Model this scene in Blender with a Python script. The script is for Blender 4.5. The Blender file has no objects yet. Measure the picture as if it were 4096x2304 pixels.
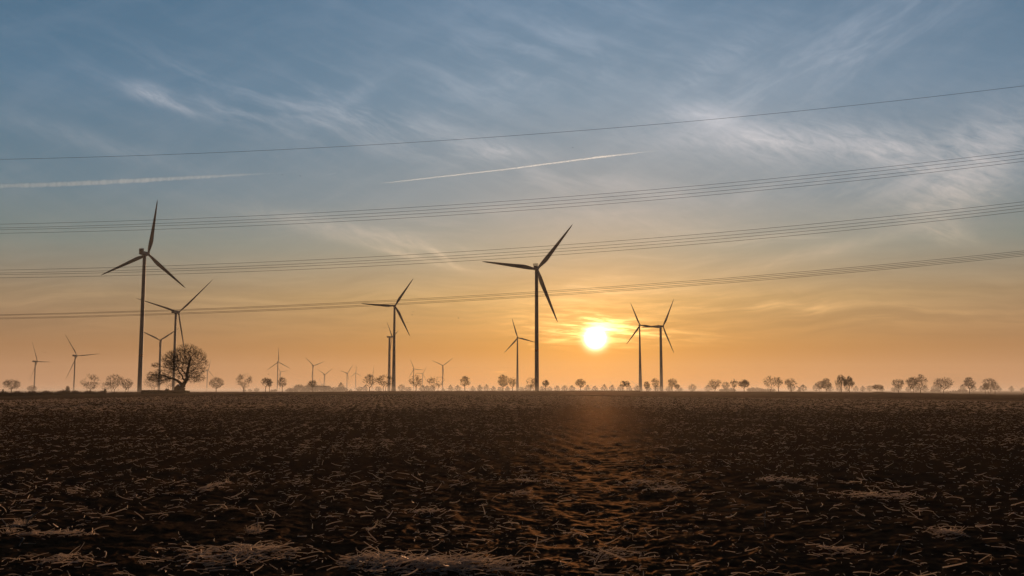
import bpy, bmesh, math, random
import numpy as np
R = math.radians
scn = bpy.context.scene
COL = scn.collection
rnd = random.Random(7)
rng = np.random.default_rng(11)

# ------------------------------------------------------------------ camera
EYE = 1.75
FPX = 3982.0                       # focal length in photo pixels (35 mm on a 36 mm wide frame)
YH = 1560.0                        # eye level row in the photo
PITCH = math.atan((YH - 1152.0) / FPX)
cam = bpy.data.cameras.new('camera'); cam.lens = 35.0; cam.sensor_width = 36.0
cam.clip_start = 0.1; cam.clip_end = 200000
camo = bpy.data.objects.new('camera', cam); COL.objects.link(camo)
camo.location = (0, 0, EYE); camo.rotation_euler = (R(90) + PITCH, 0, 0)
scn.camera = camo
cp, sp = math.cos(PITCH), math.sin(PITCH)

def ray(u, v):
    a = (u - 2048.0) / FPX; b = (1152.0 - v) / FPX
    return (a, cp - b * sp, sp + b * cp)
def at(u, v, Y):
    d = ray(u, v); k = Y / d[1]
    return (d[0] * k, Y, EYE + d[2] * k)
def azel(u, v):
    d = ray(u, v)
    return math.degrees(math.atan2(d[0], d[1])), math.degrees(math.atan2(d[2], math.hypot(d[0], d[1])))
def lin(c):
    return tuple((x / 255 / 12.92 if x / 255 <= .04045 else ((x / 255 + .055) / 1.055) ** 2.4) for x in c)

# ------------------------------------------------------------------ world (sky)
SUN_AZ, SUN_EL = azel(2381, 1353)
scn.view_settings.view_transform = 'Standard'; scn.view_settings.look = 'None'
scn.view_settings.exposure = 0; scn.view_settings.gamma = 1
wd = bpy.data.worlds.new('World'); scn.world = wd; wd.use_nodes = True
wt = wd.node_tree; wt.nodes.clear(); L = wt.links
def N(t, **kw):
    n = wt.nodes.new(t)
    for k, v in kw.items(): setattr(n, k, v)
    return n
def M(op, a, b=None, c=None, clamp=False):
    n = N('ShaderNodeMath', operation=op); n.use_clamp = clamp
    for i, x in enumerate((a, b, c)):
        if x is None: continue
        if isinstance(x, (int, float)): n.inputs[i].default_value = x
        else: L.new(x, n.inputs[i])
    return n.outputs[0]
def VM(op, a, b=None, scale=None):
    n = N('ShaderNodeVectorMath', operation=op)
    for i, x in enumerate((a, b)):
        if x is None: continue
        if isinstance(x, tuple): n.inputs[i].default_value = x
        else: L.new(x, n.inputs[i])
    if scale is not None:
        if isinstance(scale, (int, float)): n.inputs['Scale'].default_value = scale
        else: L.new(scale, n.inputs['Scale'])
    return n
def ramp(fac, stops, interp='LINEAR'):
    n = N('ShaderNodeValToRGB'); e = n.color_ramp.elements; n.color_ramp.interpolation = interp
    while len(e) < len(stops): e.new(0.5)
    for i, (p, c) in enumerate(stops):
        e[i].position = p; e[i].color = (*c, 1)
    L.new(fac, n.inputs[0]); return n.outputs[0]
def mixc(f, a, b, mode='MIX'):
    n = N('ShaderNodeMix', data_type='RGBA', blend_type=mode)
    if isinstance(f, (int, float)): n.inputs[0].default_value = f
    else: L.new(f, n.inputs[0])
    for i, x in ((6, a), (7, b)):
        if isinstance(x, tuple): n.inputs[i].default_value = (*x, 1)
        else: L.new(x, n.inputs[i])
    return n.outputs[2]
tc = N('ShaderNodeTexCoord'); nrm = VM('NORMALIZE', tc.outputs['Generated']).outputs[0]
sep = N('ShaderNodeSeparateXYZ'); L.new(nrm, sep.inputs[0])
dx, dy, dz = sep.outputs
AZ = M('MULTIPLY', M('ARCTAN2', dx, dy), 180 / math.pi)
EL = M('MULTIPLY', M('ARCSINE', dz), 180 / math.pi)
comb = N('ShaderNodeCombineXYZ'); L.new(AZ, comb.inputs[0]); L.new(EL, comb.inputs[1]); AE = comb.outputs[0]
sd = (math.sin(R(SUN_AZ)) * math.cos(R(SUN_EL)), math.cos(R(SUN_AZ)) * math.cos(R(SUN_EL)), math.sin(R(SUN_EL)))
dot = VM('DOT_PRODUCT', nrm, sd).outputs['Value']
TH = M('MULTIPLY', M('ARCCOSINE', M('MINIMUM', dot, 0.9999999)), 180 / math.pi)
def el01(e): return math.sqrt(max(e, 0) / 90)
E01 = M('SQRT', M('DIVIDE', M('MAXIMUM', EL, 0.0), 90))
SKYSIDE = [(0, (187, 131, 94)), (2.3, (149, 107, 71)), (5.2, (140, 122, 99)), (8, (110, 127, 126)), (10.9, (92, 123, 140)), (16.5, (79, 118, 146)), (22, (64, 106, 136)), (45, (40, 60, 90)), (90, (24, 36, 62))]
SKYMID = [(0, (222, 148, 74)), (2.3, (185, 122, 34)), (5.2, (195, 158, 102)), (8, (154, 153, 138)), (10.9, (132, 148, 156)), (16.5, (113, 143, 165)), (22, (99, 133, 161)), (45, (46, 66, 98)), (90, (24, 36, 62))]
side = ramp(E01, [(el01(e), lin(c)) for e, c in SKYSIDE])
mid = ramp(E01, [(el01(e), lin(c)) for e, c in SKYMID])
dA = M('ABSOLUTE', M('SUBTRACT', AZ, SUN_AZ - 1.0))
fA = M('EXPONENT', M('MULTIPLY', M('POWER', M('DIVIDE', dA, 19.0), 2.0), -1.0))
base = mixc(fA, side, mid)
# the physical sky texture carries the blue overhead part and the side away from the sun
sky = N('ShaderNodeTexSky', sky_type='NISHITA'); sky.sun_disc = False
sky.sun_elevation = R(SUN_EL); sky.sun_rotation = R(SUN_AZ)
nish = VM('SCALE', sky.outputs[0], scale=0.06).outputs[0]
base = mixc(0.08, base, nish)
# sky is much dimmer away from the sun
back = N('ShaderNodeMapRange'); back.inputs['From Min'].default_value = 30; back.inputs['From Max'].default_value = 95
back.inputs['To Min'].default_value = 1.0; back.inputs['To Max'].default_value = 0.10
back.interpolation_type = 'SMOOTHSTEP'; L.new(TH, back.inputs[0])
base = VM('SCALE', base, scale=back.outputs[0]).outputs[0]

def noise(vec, scale, detail=6, rough=.55, dist=0.0, mapping=None):
    if mapping:
        mp = N('ShaderNodeMapping'); mp.vector_type = 'TEXTURE'
        mp.inputs['Location'].default_value = mapping[0]; mp.inputs['Rotation'].default_value = (0, 0, R(mapping[1]))
        mp.inputs['Scale'].default_value = mapping[2]; L.new(vec, mp.inputs[0]); vec = mp.outputs[0]
    n = N('ShaderNodeTexNoise'); n.inputs['Scale'].default_value = scale
    n.inputs['Detail'].default_value = detail; n.inputs['Roughness'].default_value = rough
    n.inputs['Distortion'].default_value = dist
    L.new(vec, n.inputs['Vector']); return n.outputs[0]
def sstep(x, a, b):
    n = N('ShaderNodeMapRange'); n.interpolation_type = 'SMOOTHSTEP'
    n.inputs['From Min'].default_value = a; n.inputs['From Max'].default_value = b
    L.new(x, n.inputs[0]); return n.outputs[0]
# domain warp so that the streaks curl like cirrus
wn = N('ShaderNodeTexNoise'); wn.inputs['Scale'].default_value = .09; wn.inputs['Detail'].default_value = 3
L.new(AE, wn.inputs['Vector'])
wv = VM('SCALE', VM('SUBTRACT', wn.outputs['Color'], (.5, .5, .5)).outputs[0], scale=2.6).outputs[0]
AEW = VM('ADD', AE, wv).outputs[0]
nDown = noise(AEW, 1.0, 9, .62, .3, ((3, 2, 0), -17, (7.0, 1.3, 1)))      # streaks falling to the right
nUp = noise(AEW, 1.0, 9, .62, .3, ((9, 5, 0), 24, (6.0, 1.5, 1)))         # streaks rising to the right
nFlat = noise(AEW, 1.0, 9, .6, .2, ((1, 7, 0), 2, (6.5, .5, 1)))          # flat bands low in the sky
nFine = noise(AE, 1.0, 8, .65, .6, ((0, 0, 0), -25, (1.6, .45, 1)))
def blob(u, v, ang, lu, lv):
    a0, e0 = azel(u, v)
    mp = N('ShaderNodeMapping'); mp.vector_type = 'TEXTURE'
    mp.inputs['Location'].default_value = (a0, e0, 0); mp.inputs['Rotation'].default_value = (0, 0, R(ang))
    k = 1 / 69.5
    mp.inputs['Scale'].default_value = (lu * k, lv * k, 1); L.new(AE, mp.inputs[0])
    ln = VM('LENGTH', mp.outputs[0]).outputs['Value']
    return M('EXPONENT', M('MULTIPLY', M('MULTIPLY', ln, ln), -1.0))
def add(*xs):
    o = xs[0]
    for x in xs[1:]: o = M('ADD', o, x)
    return o
sUp = sstep(nUp, .40, .72); sDown = sstep(nDown, .40, .74); sFlat = sstep(nFlat, .42, .72); sFine = sstep(nFine, .3, .75)
B = []
def cloud(bl, tex, k): B.append(M('MULTIPLY', M('MULTIPLY', bl, tex), k))
halfF = M('ADD', M('MULTIPLY', sFine, .65), .35)
cloud(blob(600, 372, -8, 95, 34), halfF, .24); cloud(blob(700, 425, -19, 110, 17), halfF, .20)
cloud(blob(900, 420, -12, 420, 80), sDown, .13)
cloud(blob(350, 560, -12, 420, 40), halfF, .07)
cloud(blob(1450, 470, -12, 550, 60), sDown, .15); cloud(blob(1440, 375, 38, 120, 30), halfF, .09)
cloud(blob(1950, 590, -8, 260, 45), halfF, .13); cloud(blob(1990, 610, 0, 90, 26), halfF, .16)
cloud(blob(2850, 480, -18, 190, 55), M('ADD', M('MULTIPLY', sDown, .5), .5), .22)
cloud(blob(3250, 575, -4, 480, 75), M('ADD', M('MULTIPLY', nFine, 1.5), -.30), .32)
cloud(blob(3560, 620, -18, 150, 60), halfF, .20)
cloud(blob(2780, 440, 10, 120, 40), halfF, .14)
cloud(blob(3000, 560, -4, 330, 30), halfF, .12)
cloud(blob(3500, 740, 0, 600, 60), sUp, .10)
cloud(blob(1800, 880, 4, 900, 60), sFlat, .06)
cloud(blob(2900, 960, 4, 900, 70), sFlat, .07)
cloud(blob(3300, 230, 24, 620, 110), M('ADD', M('MULTIPLY', sUp, .7), .3), .17)
cloud(blob(2860, 250, 30, 300, 60), halfF, .10)
cloud(blob(3900, 640, 28, 260, 120), M('ADD', M('MULTIPLY', nFine, 1.4), -.25), .40)
cloud(blob(3830, 790, 14, 180, 60), halfF, .14)
cloud(blob(3790, 930, -20, 110, 38), halfF, .16)
cloud(blob(2100, 250, 10, 700, 200), sDown, .10)
cloud(blob(1500, 945, -10, 430, 38), halfF, .20)
cloud(blob(1660, 1030, -13, 190, 13), halfF, .22); cloud(blob(1760, 1020, -33, 90, 10), halfF, .20)
cloud(blob(2200, 700, -10, 700, 60), sDown, .10)
cloud(blob(2520, 880, -3, 420, 60), halfF, .06)
cloud(blob(3150, 1040, 12, 520, 28), M('ADD', M('MULTIPLY', sUp, .6), .4), .13)
cloud(blob(2450, 1110, 2, 120, 9), halfF, .14)
cloud(blob(3300, 1240, -4, 700, 26), sFlat, .18)
cloud(blob(3000, 1180, -3, 500, 40), halfF, .07)
cloud(blob(2700, 1240, 0, 600, 60), sFlat, .10)
cloud(blob(0, 1180, 0, 1200, 60), sFlat, .05)
cloud(blob(3350, 450, 4, 1100, 330), M('ADD', M('MULTIPLY', nFine, .8), .3), .075)
cloud(blob(2500, 930, 0, 1600, 170), M('ADD', M('MULTIPLY', nFlat, .8), .3), .045)

general = M('MULTIPLY', M('ADD', sDown, sUp), M('MULTIPLY', sstep(EL, 3.0, 12.0), .021))
mask = add(general, *B)
cloudcol = ramp(E01, [(el01(0), lin((255, 185, 110))), (el01(4.5), lin((255, 200, 130))), (el01(8), lin((255, 212, 172))),
                      (el01(12), lin((250, 222, 204))), (el01(20), lin((232, 222, 224)))])
mask = M('MULTIPLY', mask, sstep(M('MULTIPLY', TH, -1.0), -75.0, -35.0))
cl = VM('SCALE', cloudcol, scale=mask).outputs[0]
total = VM('ADD', base, cl).outputs[0]
# low cloud bands dim the sky a little between the streaks
bands = M('MULTIPLY', M('SUBTRACT', nFlat, .5), M('MULTIPLY', sstep(M('MULTIPLY', EL, -1.0), -9.0, -5.0), sstep(EL, 2.2, 3.6)))
total = VM('SCALE', total, scale=M('ADD', 1.0, M('MULTIPLY', bands, .55))).outputs[0]
# glow round the sun, its blown-out disc, and the bright cloud streaks that cross it
def lobe(width, power=1.0):
    return M('EXPONENT', M('MULTIPLY', M('POWER', M('DIVIDE', TH, width), power), -1.0))
def addcol(tot, fac, col, k):
    return VM('ADD', tot, VM('SCALE', VM('MULTIPLY', (1, 1, 1), col).outputs[0], scale=M('MULTIPLY', fac, k)).outputs[0]).outputs[0]
total = addcol(total, lobe(3.6, 1.2), (1.0, .37, .0), .40)
total = addcol(total, lobe(10.0, 1.5), (1.0, .50, .12), .035)
total = addcol(total, lobe(.70, 3.0), (1.0, .80, .45), 2.2)
total = addcol(total, lobe(.50, 3.4), (1.0, .9, .75), 5.0)
streak = sstep(noise(AE, 1.0, 7, .6, .4, ((2, 3, 0), -3, (2.6, .28, 1))), .42, .66)
sb = add(M('MULTIPLY', blob(2388, 1324, 0, 88, 24), 5.0), M('MULTIPLY', blob(2392, 1288, 2, 62, 8), 2.6), M('MULTIPLY', blob(2330, 1350, 3, 60, 5), .8),M('MULTIPLY', blob(2400, 1325, 0, 190, 42), 1.6), M('MULTIPLY', blob(2390, 1272, -5, 100, 14), 1.1),
         M('MULTIPLY', blob(2400, 1190, 0, 330, 70), .10), M('MULTIPLY', blob(2330, 1290, -4, 260, 70), .40),
         M('MULTIPLY', blob(2600, 1340, -3, 260, 28), .35))
total = addcol(total, M('MULTIPLY', sb, M('ADD', M('MULTIPLY', streak, .9), .10)), (1.0, .62, .22), 1.0)
total = addcol(total, M('MULTIPLY', blob(2350, 1170, 3, 330, 40), M('ADD', M('MULTIPLY', sFlat, .6), .4)), (1.0, .72, .42), .28)
for (u, v, a, lu, lv, k) in ((2505, 1390, 0, 45, 5, .32), (2255, 1357, 8, 60, 6, .34), (2215, 1370, 0, 40, 3.5, .30), (2000, 1487, 2, 26, 3.2, .22),
                             (2119, 1377, 0, 10, 5, .2), (2132, 1396, 0, 8, 4, .18), (2190, 1487, 0, 20, 2, .08),
                             (2400, 1507, -2, 40, 1.6, .10)):
    total = addcol(total, blob(u, v, a, lu, lv), (1.0, .62, .18), k)
total = addcol(total, M('MULTIPLY', blob(3760, 1487, 0, 190, 4), sFine), (1.0, .62, .30), .07)
# a sombre low cloud bank at the right
bank = M('MULTIPLY', blob(3790, 1525, -2, 150, 30), .10)
total = VM('SCALE', total, scale=M('SUBTRACT', 1.0, bank)).outputs[0]
bg = N('ShaderNodeBackground'); L.new(total, bg.inputs[0]); bg.inputs[1].default_value = 1.0
wo = N('ShaderNodeOutputWorld'); L.new(bg.outputs[0], wo.inputs[0])
wd.cycles.sampling_method = 'MANUAL'; wd.cycles.sample_map_resolution = 1024

# ------------------------------------------------------------------ sun
sl = bpy.data.lights.new('sun', 'SUN'); sl.energy = 4.3; sl.angle = R(.6); sl.color = (1.0, .57, .29)
so = bpy.data.objects.new('sun', sl); COL.objects.link(so)
import mathutils
so.rotation_euler = mathutils.Vector(sd).to_track_quat('Z', 'Y').to_euler()
so.location = (0, -20, 60)

cy = scn.cycles
cy.max_bounces = 5; cy.volume_bounces = 1; cy.transparent_max_bounces = 16; cy.diffuse_bounces = 2
cy.use_denoising = True; cy.sample_clamp_indirect = 6.0
HAZE_D = 0.55e-4; HAZE_G = .32

# ------------------------------------------------------------------ helpers
def mat(name, col, rough=.8, spec=.3, noise_scale=None, col2=None, trans=0.0, bump=None, coord='Object', sheen=0, detail=6, lo=.35, hi=.65, gloss=None):
    m = bpy.data.materials.new(name); m.use_nodes = True; t = m.node_tree; t.nodes.clear()
    out = t.nodes.new('ShaderNodeOutputMaterial'); p = t.nodes.new('ShaderNodeBsdfPrincipled')
    p.inputs['Base Color'].default_value = (*col, 1); p.inputs['Roughness'].default_value = rough
    p.inputs['Specular IOR Level'].default_value = spec
    if sheen: p.inputs['Sheen Weight'].default_value = sheen; p.inputs['Sheen Roughness'].default_value = .4
    if noise_scale:
        c = t.nodes.new('ShaderNodeTexCoord'); n = t.nodes.new('ShaderNodeTexNoise'); n.inputs['Scale'].default_value = noise_scale
        n.inputs['Detail'].default_value = detail
        t.links.new(c.outputs[coord], n.inputs['Vector'])
        r = t.nodes.new('ShaderNodeValToRGB'); r.color_ramp.elements[0].position = lo; r.color_ramp.elements[1].position = hi
        r.color_ramp.elements[0].color = (*col, 1); r.color_ramp.elements[1].color = (*(col2 or col), 1)
        t.links.new(n.outputs[0], r.inputs[0]); t.links.new(r.outputs[0], p.inputs['Base Color'])
        if bump:
            b = t.nodes.new('ShaderNodeBump'); b.inputs['Strength'].default_value = bump[0]; b.inputs['Distance'].default_value = bump[1]
            t.links.new(n.outputs[0], b.inputs['Height']); t.links.new(b.outputs[0], p.inputs['Normal'])
    if gloss:                                   # glossy layer over the matt surface; its orange tint paints in the warm sun sheen
        gl = t.nodes.new('ShaderNodeBsdfGlossy'); gl.inputs['Roughness'].default_value = gloss[1]; gl.inputs[0].default_value = (1, .62, .34, 1)
        if len(gloss) > 2:                      # crumbs too fine for the mesh tilt the glint
            gn = t.nodes.new('ShaderNodeTexNoise'); gn.inputs['Scale'].default_value = 7.0; gn.inputs['Detail'].default_value = 3; t.links.new(t.nodes.new('ShaderNodeTexCoord').outputs['Object'], gn.inputs['Vector'])
            gb = t.nodes.new('ShaderNodeBump'); gb.inputs['Strength'].default_value = 1; gb.inputs['Distance'].default_value = gloss[2]; t.links.new(gn.outputs[0], gb.inputs['Height']); t.links.new(gb.outputs[0], gl.inputs['Normal'])
        mx = t.nodes.new('ShaderNodeMixShader'); mx.inputs[0].default_value = gloss[0]
        t.links.new(p.outputs[0], mx.inputs[1]); t.links.new(gl.outputs[0], mx.inputs[2]); t.links.new(mx.outputs[0], out.inputs[0])
    if trans:
        src = mx.outputs[0] if gloss else p.outputs[0]
        tr = t.nodes.new('ShaderNodeBsdfTranslucent'); tr.inputs[0].default_value = (*col, 1)
        mx = t.nodes.new('ShaderNodeMixShader'); mx.inputs[0].default_value = trans
        t.links.new(src, mx.inputs[1]); t.links.new(tr.outputs[0], mx.inputs[2]); t.links.new(mx.outputs[0], out.inputs[0])
    if not gloss and not trans: t.links.new(p.outputs[0], out.inputs[0])
    return m
def props(o, label=None, cat=None, group=None, kind=None):
    if label: o['label'] = label
    if cat: o['category'] = cat
    if group: o['group'] = group
    if kind: o['kind'] = kind
    return o
def mesh(name, V, F, m, parent=None, smooth=False, loc=None):
    me = bpy.data.meshes.new(name)
    V = np.asarray(V, dtype=np.float32)
    if isinstance(F, np.ndarray):
        k = F.shape[1]
        me.vertices.add(len(V)); me.vertices.foreach_set('co', V.ravel())
        me.loops.add(F.size); me.loops.foreach_set('vertex_index', F.astype(np.int32).ravel())
        me.polygons.add(len(F)); me.polygons.foreach_set('loop_start', np.arange(0, F.size, k, dtype=np.int32))
        me.polygons.foreach_set('loop_total', np.full(len(F), k, dtype=np.int32))
        me.update(calc_edges=True)
    else:
        me.from_pydata([tuple(map(float, v)) for v in V], [], F); me.update()
    if smooth: me.polygons.foreach_set('use_smooth', np.ones(len(me.polygons), dtype=bool))
    me.materials.append(m)
    o = bpy.data.objects.new(name, me); COL.objects.link(o)
    if parent: o.parent = parent
    if loc is not None: o.location = loc
    return o
def empty(name, loc, rz=0):
    o = bpy.data.objects.new(name, None); COL.objects.link(o); o.location = loc; o.rotation_euler = (0, 0, rz)
    o.empty_display_size = .5
    return o
class MB:
    def __init__(s): s.v = []; s.f = []
    def add(s, V, F):
        k = len(s.v); s.v += [tuple(p) for p in V]; s.f += [tuple(i + k for i in f) for f in F]
    def box(s, x0, x1, y0, y1, z0, z1):
        s.add([(x0, y0, z0), (x1, y0, z0), (x1, y1, z0), (x0, y1, z0), (x0, y0, z1), (x1, y0, z1), (x1, y1, z1), (x0, y1, z1)],
              [(0, 3, 2, 1), (4, 5, 6, 7), (0, 1, 5, 4), (1, 2, 6, 5), (2, 3, 7, 6), (3, 0, 4, 7)])
    def tube(s, pts, rad, n=8, sx=1.0):
        P = [mathutils.Vector(p) for p in pts]; k = len(s.v); m = len(P)
        if not isinstance(rad, (list, tuple)): rad = [rad] * m
        for i, p in enumerate(P):
            t = (P[min(i + 1, m - 1)] - P[max(i - 1, 0)]).normalized()
            a = t.cross(mathutils.Vector((0, 0, 1)) if abs(t.z) < .9 else mathutils.Vector((0, 1, 0))).normalized(); b = t.cross(a)
            for j in range(n):
                w = 2 * math.pi * j / n
                s.v.append(tuple(p + (a * math.cos(w) * sx + b * math.sin(w)) * rad[i]))
        for i in range(m - 1):
            for j in range(n):
                s.f.append((k + i * n + j, k + i * n + (j + 1) % n, k + (i + 1) * n + (j + 1) % n, k + (i + 1) * n + j))
        s.f.append(tuple(k + j for j in range(n))[::-1]); s.f.append(tuple(k + (m - 1) * n + j for j in range(n)))
    def build(s, name, m, parent=None, smooth=False, loc=None):
        return mesh(name, s.v, s.f, m, parent, smooth, loc)

# value noise on arrays
def vnoise(x, y, seed=0):
    xi = np.floor(x).astype(np.int64); yi = np.floor(y).astype(np.int64); fx = x - xi; fy = y - yi
    fx = fx * fx * (3 - 2 * fx); fy = fy * fy * (3 - 2 * fy)
    def h(a, b):
        n = (a * 374761393 + b * 668265263 + seed * 1274126177) & 0xffffffff
        n = ((n ^ (n >> 13)) * 1274126177) & 0xffffffff
        return ((n ^ (n >> 16)) & 0xffff) / 65535.0
    return (h(xi, yi) * (1 - fx) + h(xi + 1, yi) * fx) * (1 - fy) + (h(xi, yi + 1) * (1 - fx) + h(xi + 1, yi + 1) * fx) * fy

# ------------------------------------------------------------------ terrain
RC = 520.0                                          # the low crest that hides the far plain
cu = [(-3000, 1571), (0, 1570), (430, 1570), (460, 1568), (850, 1568), (1400, 1567), (1900, 1566), (2400, 1564.5), (2850, 1565.5), (3200, 1566.3), (3485, 1569), (3500, 1567),
      (3530, 1567), (3580, 1569.6), (3650, 1570.5), (3850, 1573.3), (4096, 1577.5), (7000, 1590)]
cAZ = np.array([math.radians(azel(u, 1560)[0]) for u, v in cu]); cZ = np.array([EYE - (v - YH) * RC / FPX for u, v in cu])
def gz(x, y):
    x = np.asarray(x, float); y = np.asarray(y, float)
    r = np.hypot(x, y); az = np.arctan2(x, y)
    c = np.interp(az, cAZ, cZ)
    t = np.clip((r - 130) / (RC - 130), 0, 1); t = t * t * (3 - 2 * t)
    s = np.clip((r - RC) / 170, 0, 1); s = s * s * (3 - 2 * s)
    z = c * t * (1 - s) - 2.0 * s
    b = np.clip((np.abs(az) - 1.3) / .3, 0, 1)
    return z * (1 - b) + b * np.where(r > RC, -2.0 * s, 0)
def g1(x, y): return float(gz(x, y))
eu = [(-3000, 1640), (-500, 1612), (0, 1601), (300, 1595), (450, 1591), (700, 1584), (1000, 1576), (1400, 1575.5), (1800, 1578.5), (2100, 1580), (2230, 1581), (2400, 1584), (2450, 1586),
      (2600, 1588), (2850, 1590.5), (3100, 1593), (3650, 1600), (4096, 1607), (5000, 1620), (7000, 1640)]
def r_edge(u, v):
    d = ray(u, 1560); k = math.hypot(d[0], d[1]); ux, uy = d[0] / k, d[1] / k
    lo, hi = 20.0, RC - 5
    for _ in range(40):
        r = (lo + hi) / 2; z = g1(ux * r, uy * r); vv = YH + FPX * (EYE - z) / (r * uy)
        if vv > v: lo = r
        else: hi = r
    return lo
eAZ = np.array([math.radians(azel(u, 1560)[0]) for u, v in eu]); eR = np.array([r_edge(u, v) for u, v in eu])
def Redge(az): return np.interp(az, eAZ, eR) + (vnoise(az * 400, az * 0, 3) - .5) * 3

ROWA = math.radians(-7.4)
def row_coord(x, y): return x * math.cos(ROWA) - y * math.sin(ROWA)
def field_detail(x, y, sp):
    """clods and furrows; sp is the local grid spacing, finer waves than that are left out"""
    h = np.zeros_like(x)
    for lam, amp, sd_ in ((6.0, .006, 1), (2.2, .007, 2), (1.0, .010, 3), (.5, .013, 4), (.26, .015, 5), (.13, .013, 6), (.07, .009, 7)):
        w = np.clip(lam / (sp * 1.6) - .6, 0, 1)
        n = vnoise(x / lam + sd_ * 7.3, y / lam + sd_ * 3.1, sd_)
        if lam < 1.1: n = 1 - np.abs(2 * n - 1)      # ridged: lumps of soil
        h += amp * w * (n - .5) * 2
    rc = row_coord(x, y)
    h += .010 * np.sin(rc * 2 * math.pi / .75) * (.5 + vnoise(x / 5, y / 5, 9)) + .008 * np.sin(rc * 2 * math.pi / 6.0)
    return h
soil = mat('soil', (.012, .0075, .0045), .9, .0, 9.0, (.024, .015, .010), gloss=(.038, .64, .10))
HALF = R(42)
nA, nR = 900, 1150
az = np.linspace(-HALF, HALF, nA); re = Redge(az)
t = np.linspace(0, 1, nR)[:, None]
r0 = 3.0
rr = r0 * (re[None, :] / r0) ** t
X = rr * np.sin(az)[None, :]; Yv = rr * np.cos(az)[None, :]
sp_ = rr * .0045
Z = gz(X, Yv) + field_detail(X, Yv, sp_) * np.clip((re[None, :] - rr) / 6, 0, 1) * np.clip((rr - 3) / 1.5, 0, 1)
def grid_faces(nr, na):
    i = np.arange(nr - 1)[:, None] * na + np.arange(na - 1)[None, :]
    return np.stack([i, i + 1, i + na + 1, i + na], -1).reshape(-1, 4)
FH = Z
def field_obj():
    V = np.stack([X, Yv, Z], -1).reshape(-1, 3)
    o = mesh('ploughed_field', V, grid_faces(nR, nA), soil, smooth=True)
    props(o, 'dark ploughed maize field littered with frosted stalks', 'field', kind='structure')
field_obj()
grassm = mat('winter_grass', (.050, .036, .024), .9, .0, .5, (.085, .062, .040), gloss=(.03, .8))
cropm = mat('far_soil', (.030, .021, .016), .9, .0, .25, (.050, .036, .026), gloss=(.045, .8))
stripm = mat('frosted_grass', (.30, .235, .18), .9, .0, .7, (.20, .16, .12), gloss=(.16, .8))
def sector(name, a0, a1, rin, rout, m, label, cat, n=260, rings=60, dz=0.0, rough=0.0):
    a = np.linspace(a0, a1, n); ri = rin(a); ro = rout(a)
    tt = np.linspace(0, 1, rings)[:, None]
    r_ = ri[None] * (ro / ri)[None] ** tt
    x = r_ * np.sin(a)[None]; y = r_ * np.cos(a)[None]
    z = gz(x, y) + dz
    if rough: z += rough * (vnoise(x / 2.5, y / 2.5, 5) - .5) * np.clip((r_ - ri[None]) / 6, 0, 1) * np.clip((1200 - r_) / 300, 0, 1)
    o = mesh(name, np.stack([x, y, z], -1).reshape(-1, 3), grid_faces(rings, n), m, smooth=True)
    props(o, label, cat, kind='structure'); return o
A_SPLIT = R(azel(2240, 1560)[0])
def stripw(a):   # radial width of the pale strip at the right
    u = 2048 + FPX * np.tan(a) / cp
    return np.interp(u, [2200, 2400, 3500, 3700, 4096, 5000], [9, 11, 9, 14, 30, 45])
sector('meadow', -HALF, A_SPLIT, Redge, lambda a: 0 * a + 14000, grassm, 'frosty rough grassland behind the ploughed field on the left', 'meadow', 700, 170, rough=.22)
sector('grass_track', A_SPLIT, HALF, Redge, lambda a: Redge(a) + stripw(a), stripm, 'pale frosted strip of grass edging the field on the right', 'track', 500, 5)
sector('far_field', A_SPLIT, HALF, lambda a: Redge(a) + stripw(a), lambda a: 0 * a + 14000, cropm, 'dark flat farmland beyond the pale strip on the right', 'field', 500, 150, rough=.10)
def ground_rest():
    V = []; a = np.linspace(HALF, 2 * math.pi - HALF, 120); r_ = np.geomspace(3, 14000, 60)
    x = r_[:, None] * np.sin(a)[None]; y = r_[:, None] * np.cos(a)[None]
    V1 = np.stack([x, y, gz(x, y)], -1).reshape(-1, 3); F1 = grid_faces(60, 120)
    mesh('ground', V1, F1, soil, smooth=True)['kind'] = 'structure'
    a = np.linspace(0, 2 * math.pi, 97)[:-1]
    V2 = [(0, 0, 0)] + [(3 * math.sin(q), 3 * math.cos(q), 0) for q in a]
    mesh('ground', V2, [(0, (i + 1) % 96 + 1, i + 1) for i in range(96)], soil)['kind'] = 'structure'
ground_rest()
for o in COL.objects:
    if o.name.startswith('ground'): props(o, 'bare dark soil around and behind the viewpoint', 'ground', group='bare soil around the viewpoint')

# height of the field mesh at a point (bilinear in its own grid)
def field_z(x, y):
    r = np.hypot(x, y); a = np.arctan2(x, y)
    fa = np.clip((a + HALF) / (2 * HALF) * (nA - 1), 0, nA - 1.001); ia = fa.astype(int)
    R_ = np.interp(a, az, re); ft = np.clip(np.log(np.maximum(r, r0) / r0) / np.log(R_ / r0) * (nR - 1), 0, nR - 1.001); it = ft.astype(int)
    wa = fa - ia; wt_ = ft - it
    return (FH[it, ia] * (1 - wa) + FH[it, ia + 1] * wa) * (1 - wt_) + (FH[it + 1, ia] * (1 - wa) + FH[it + 1, ia + 1] * wa) * wt_

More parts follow.
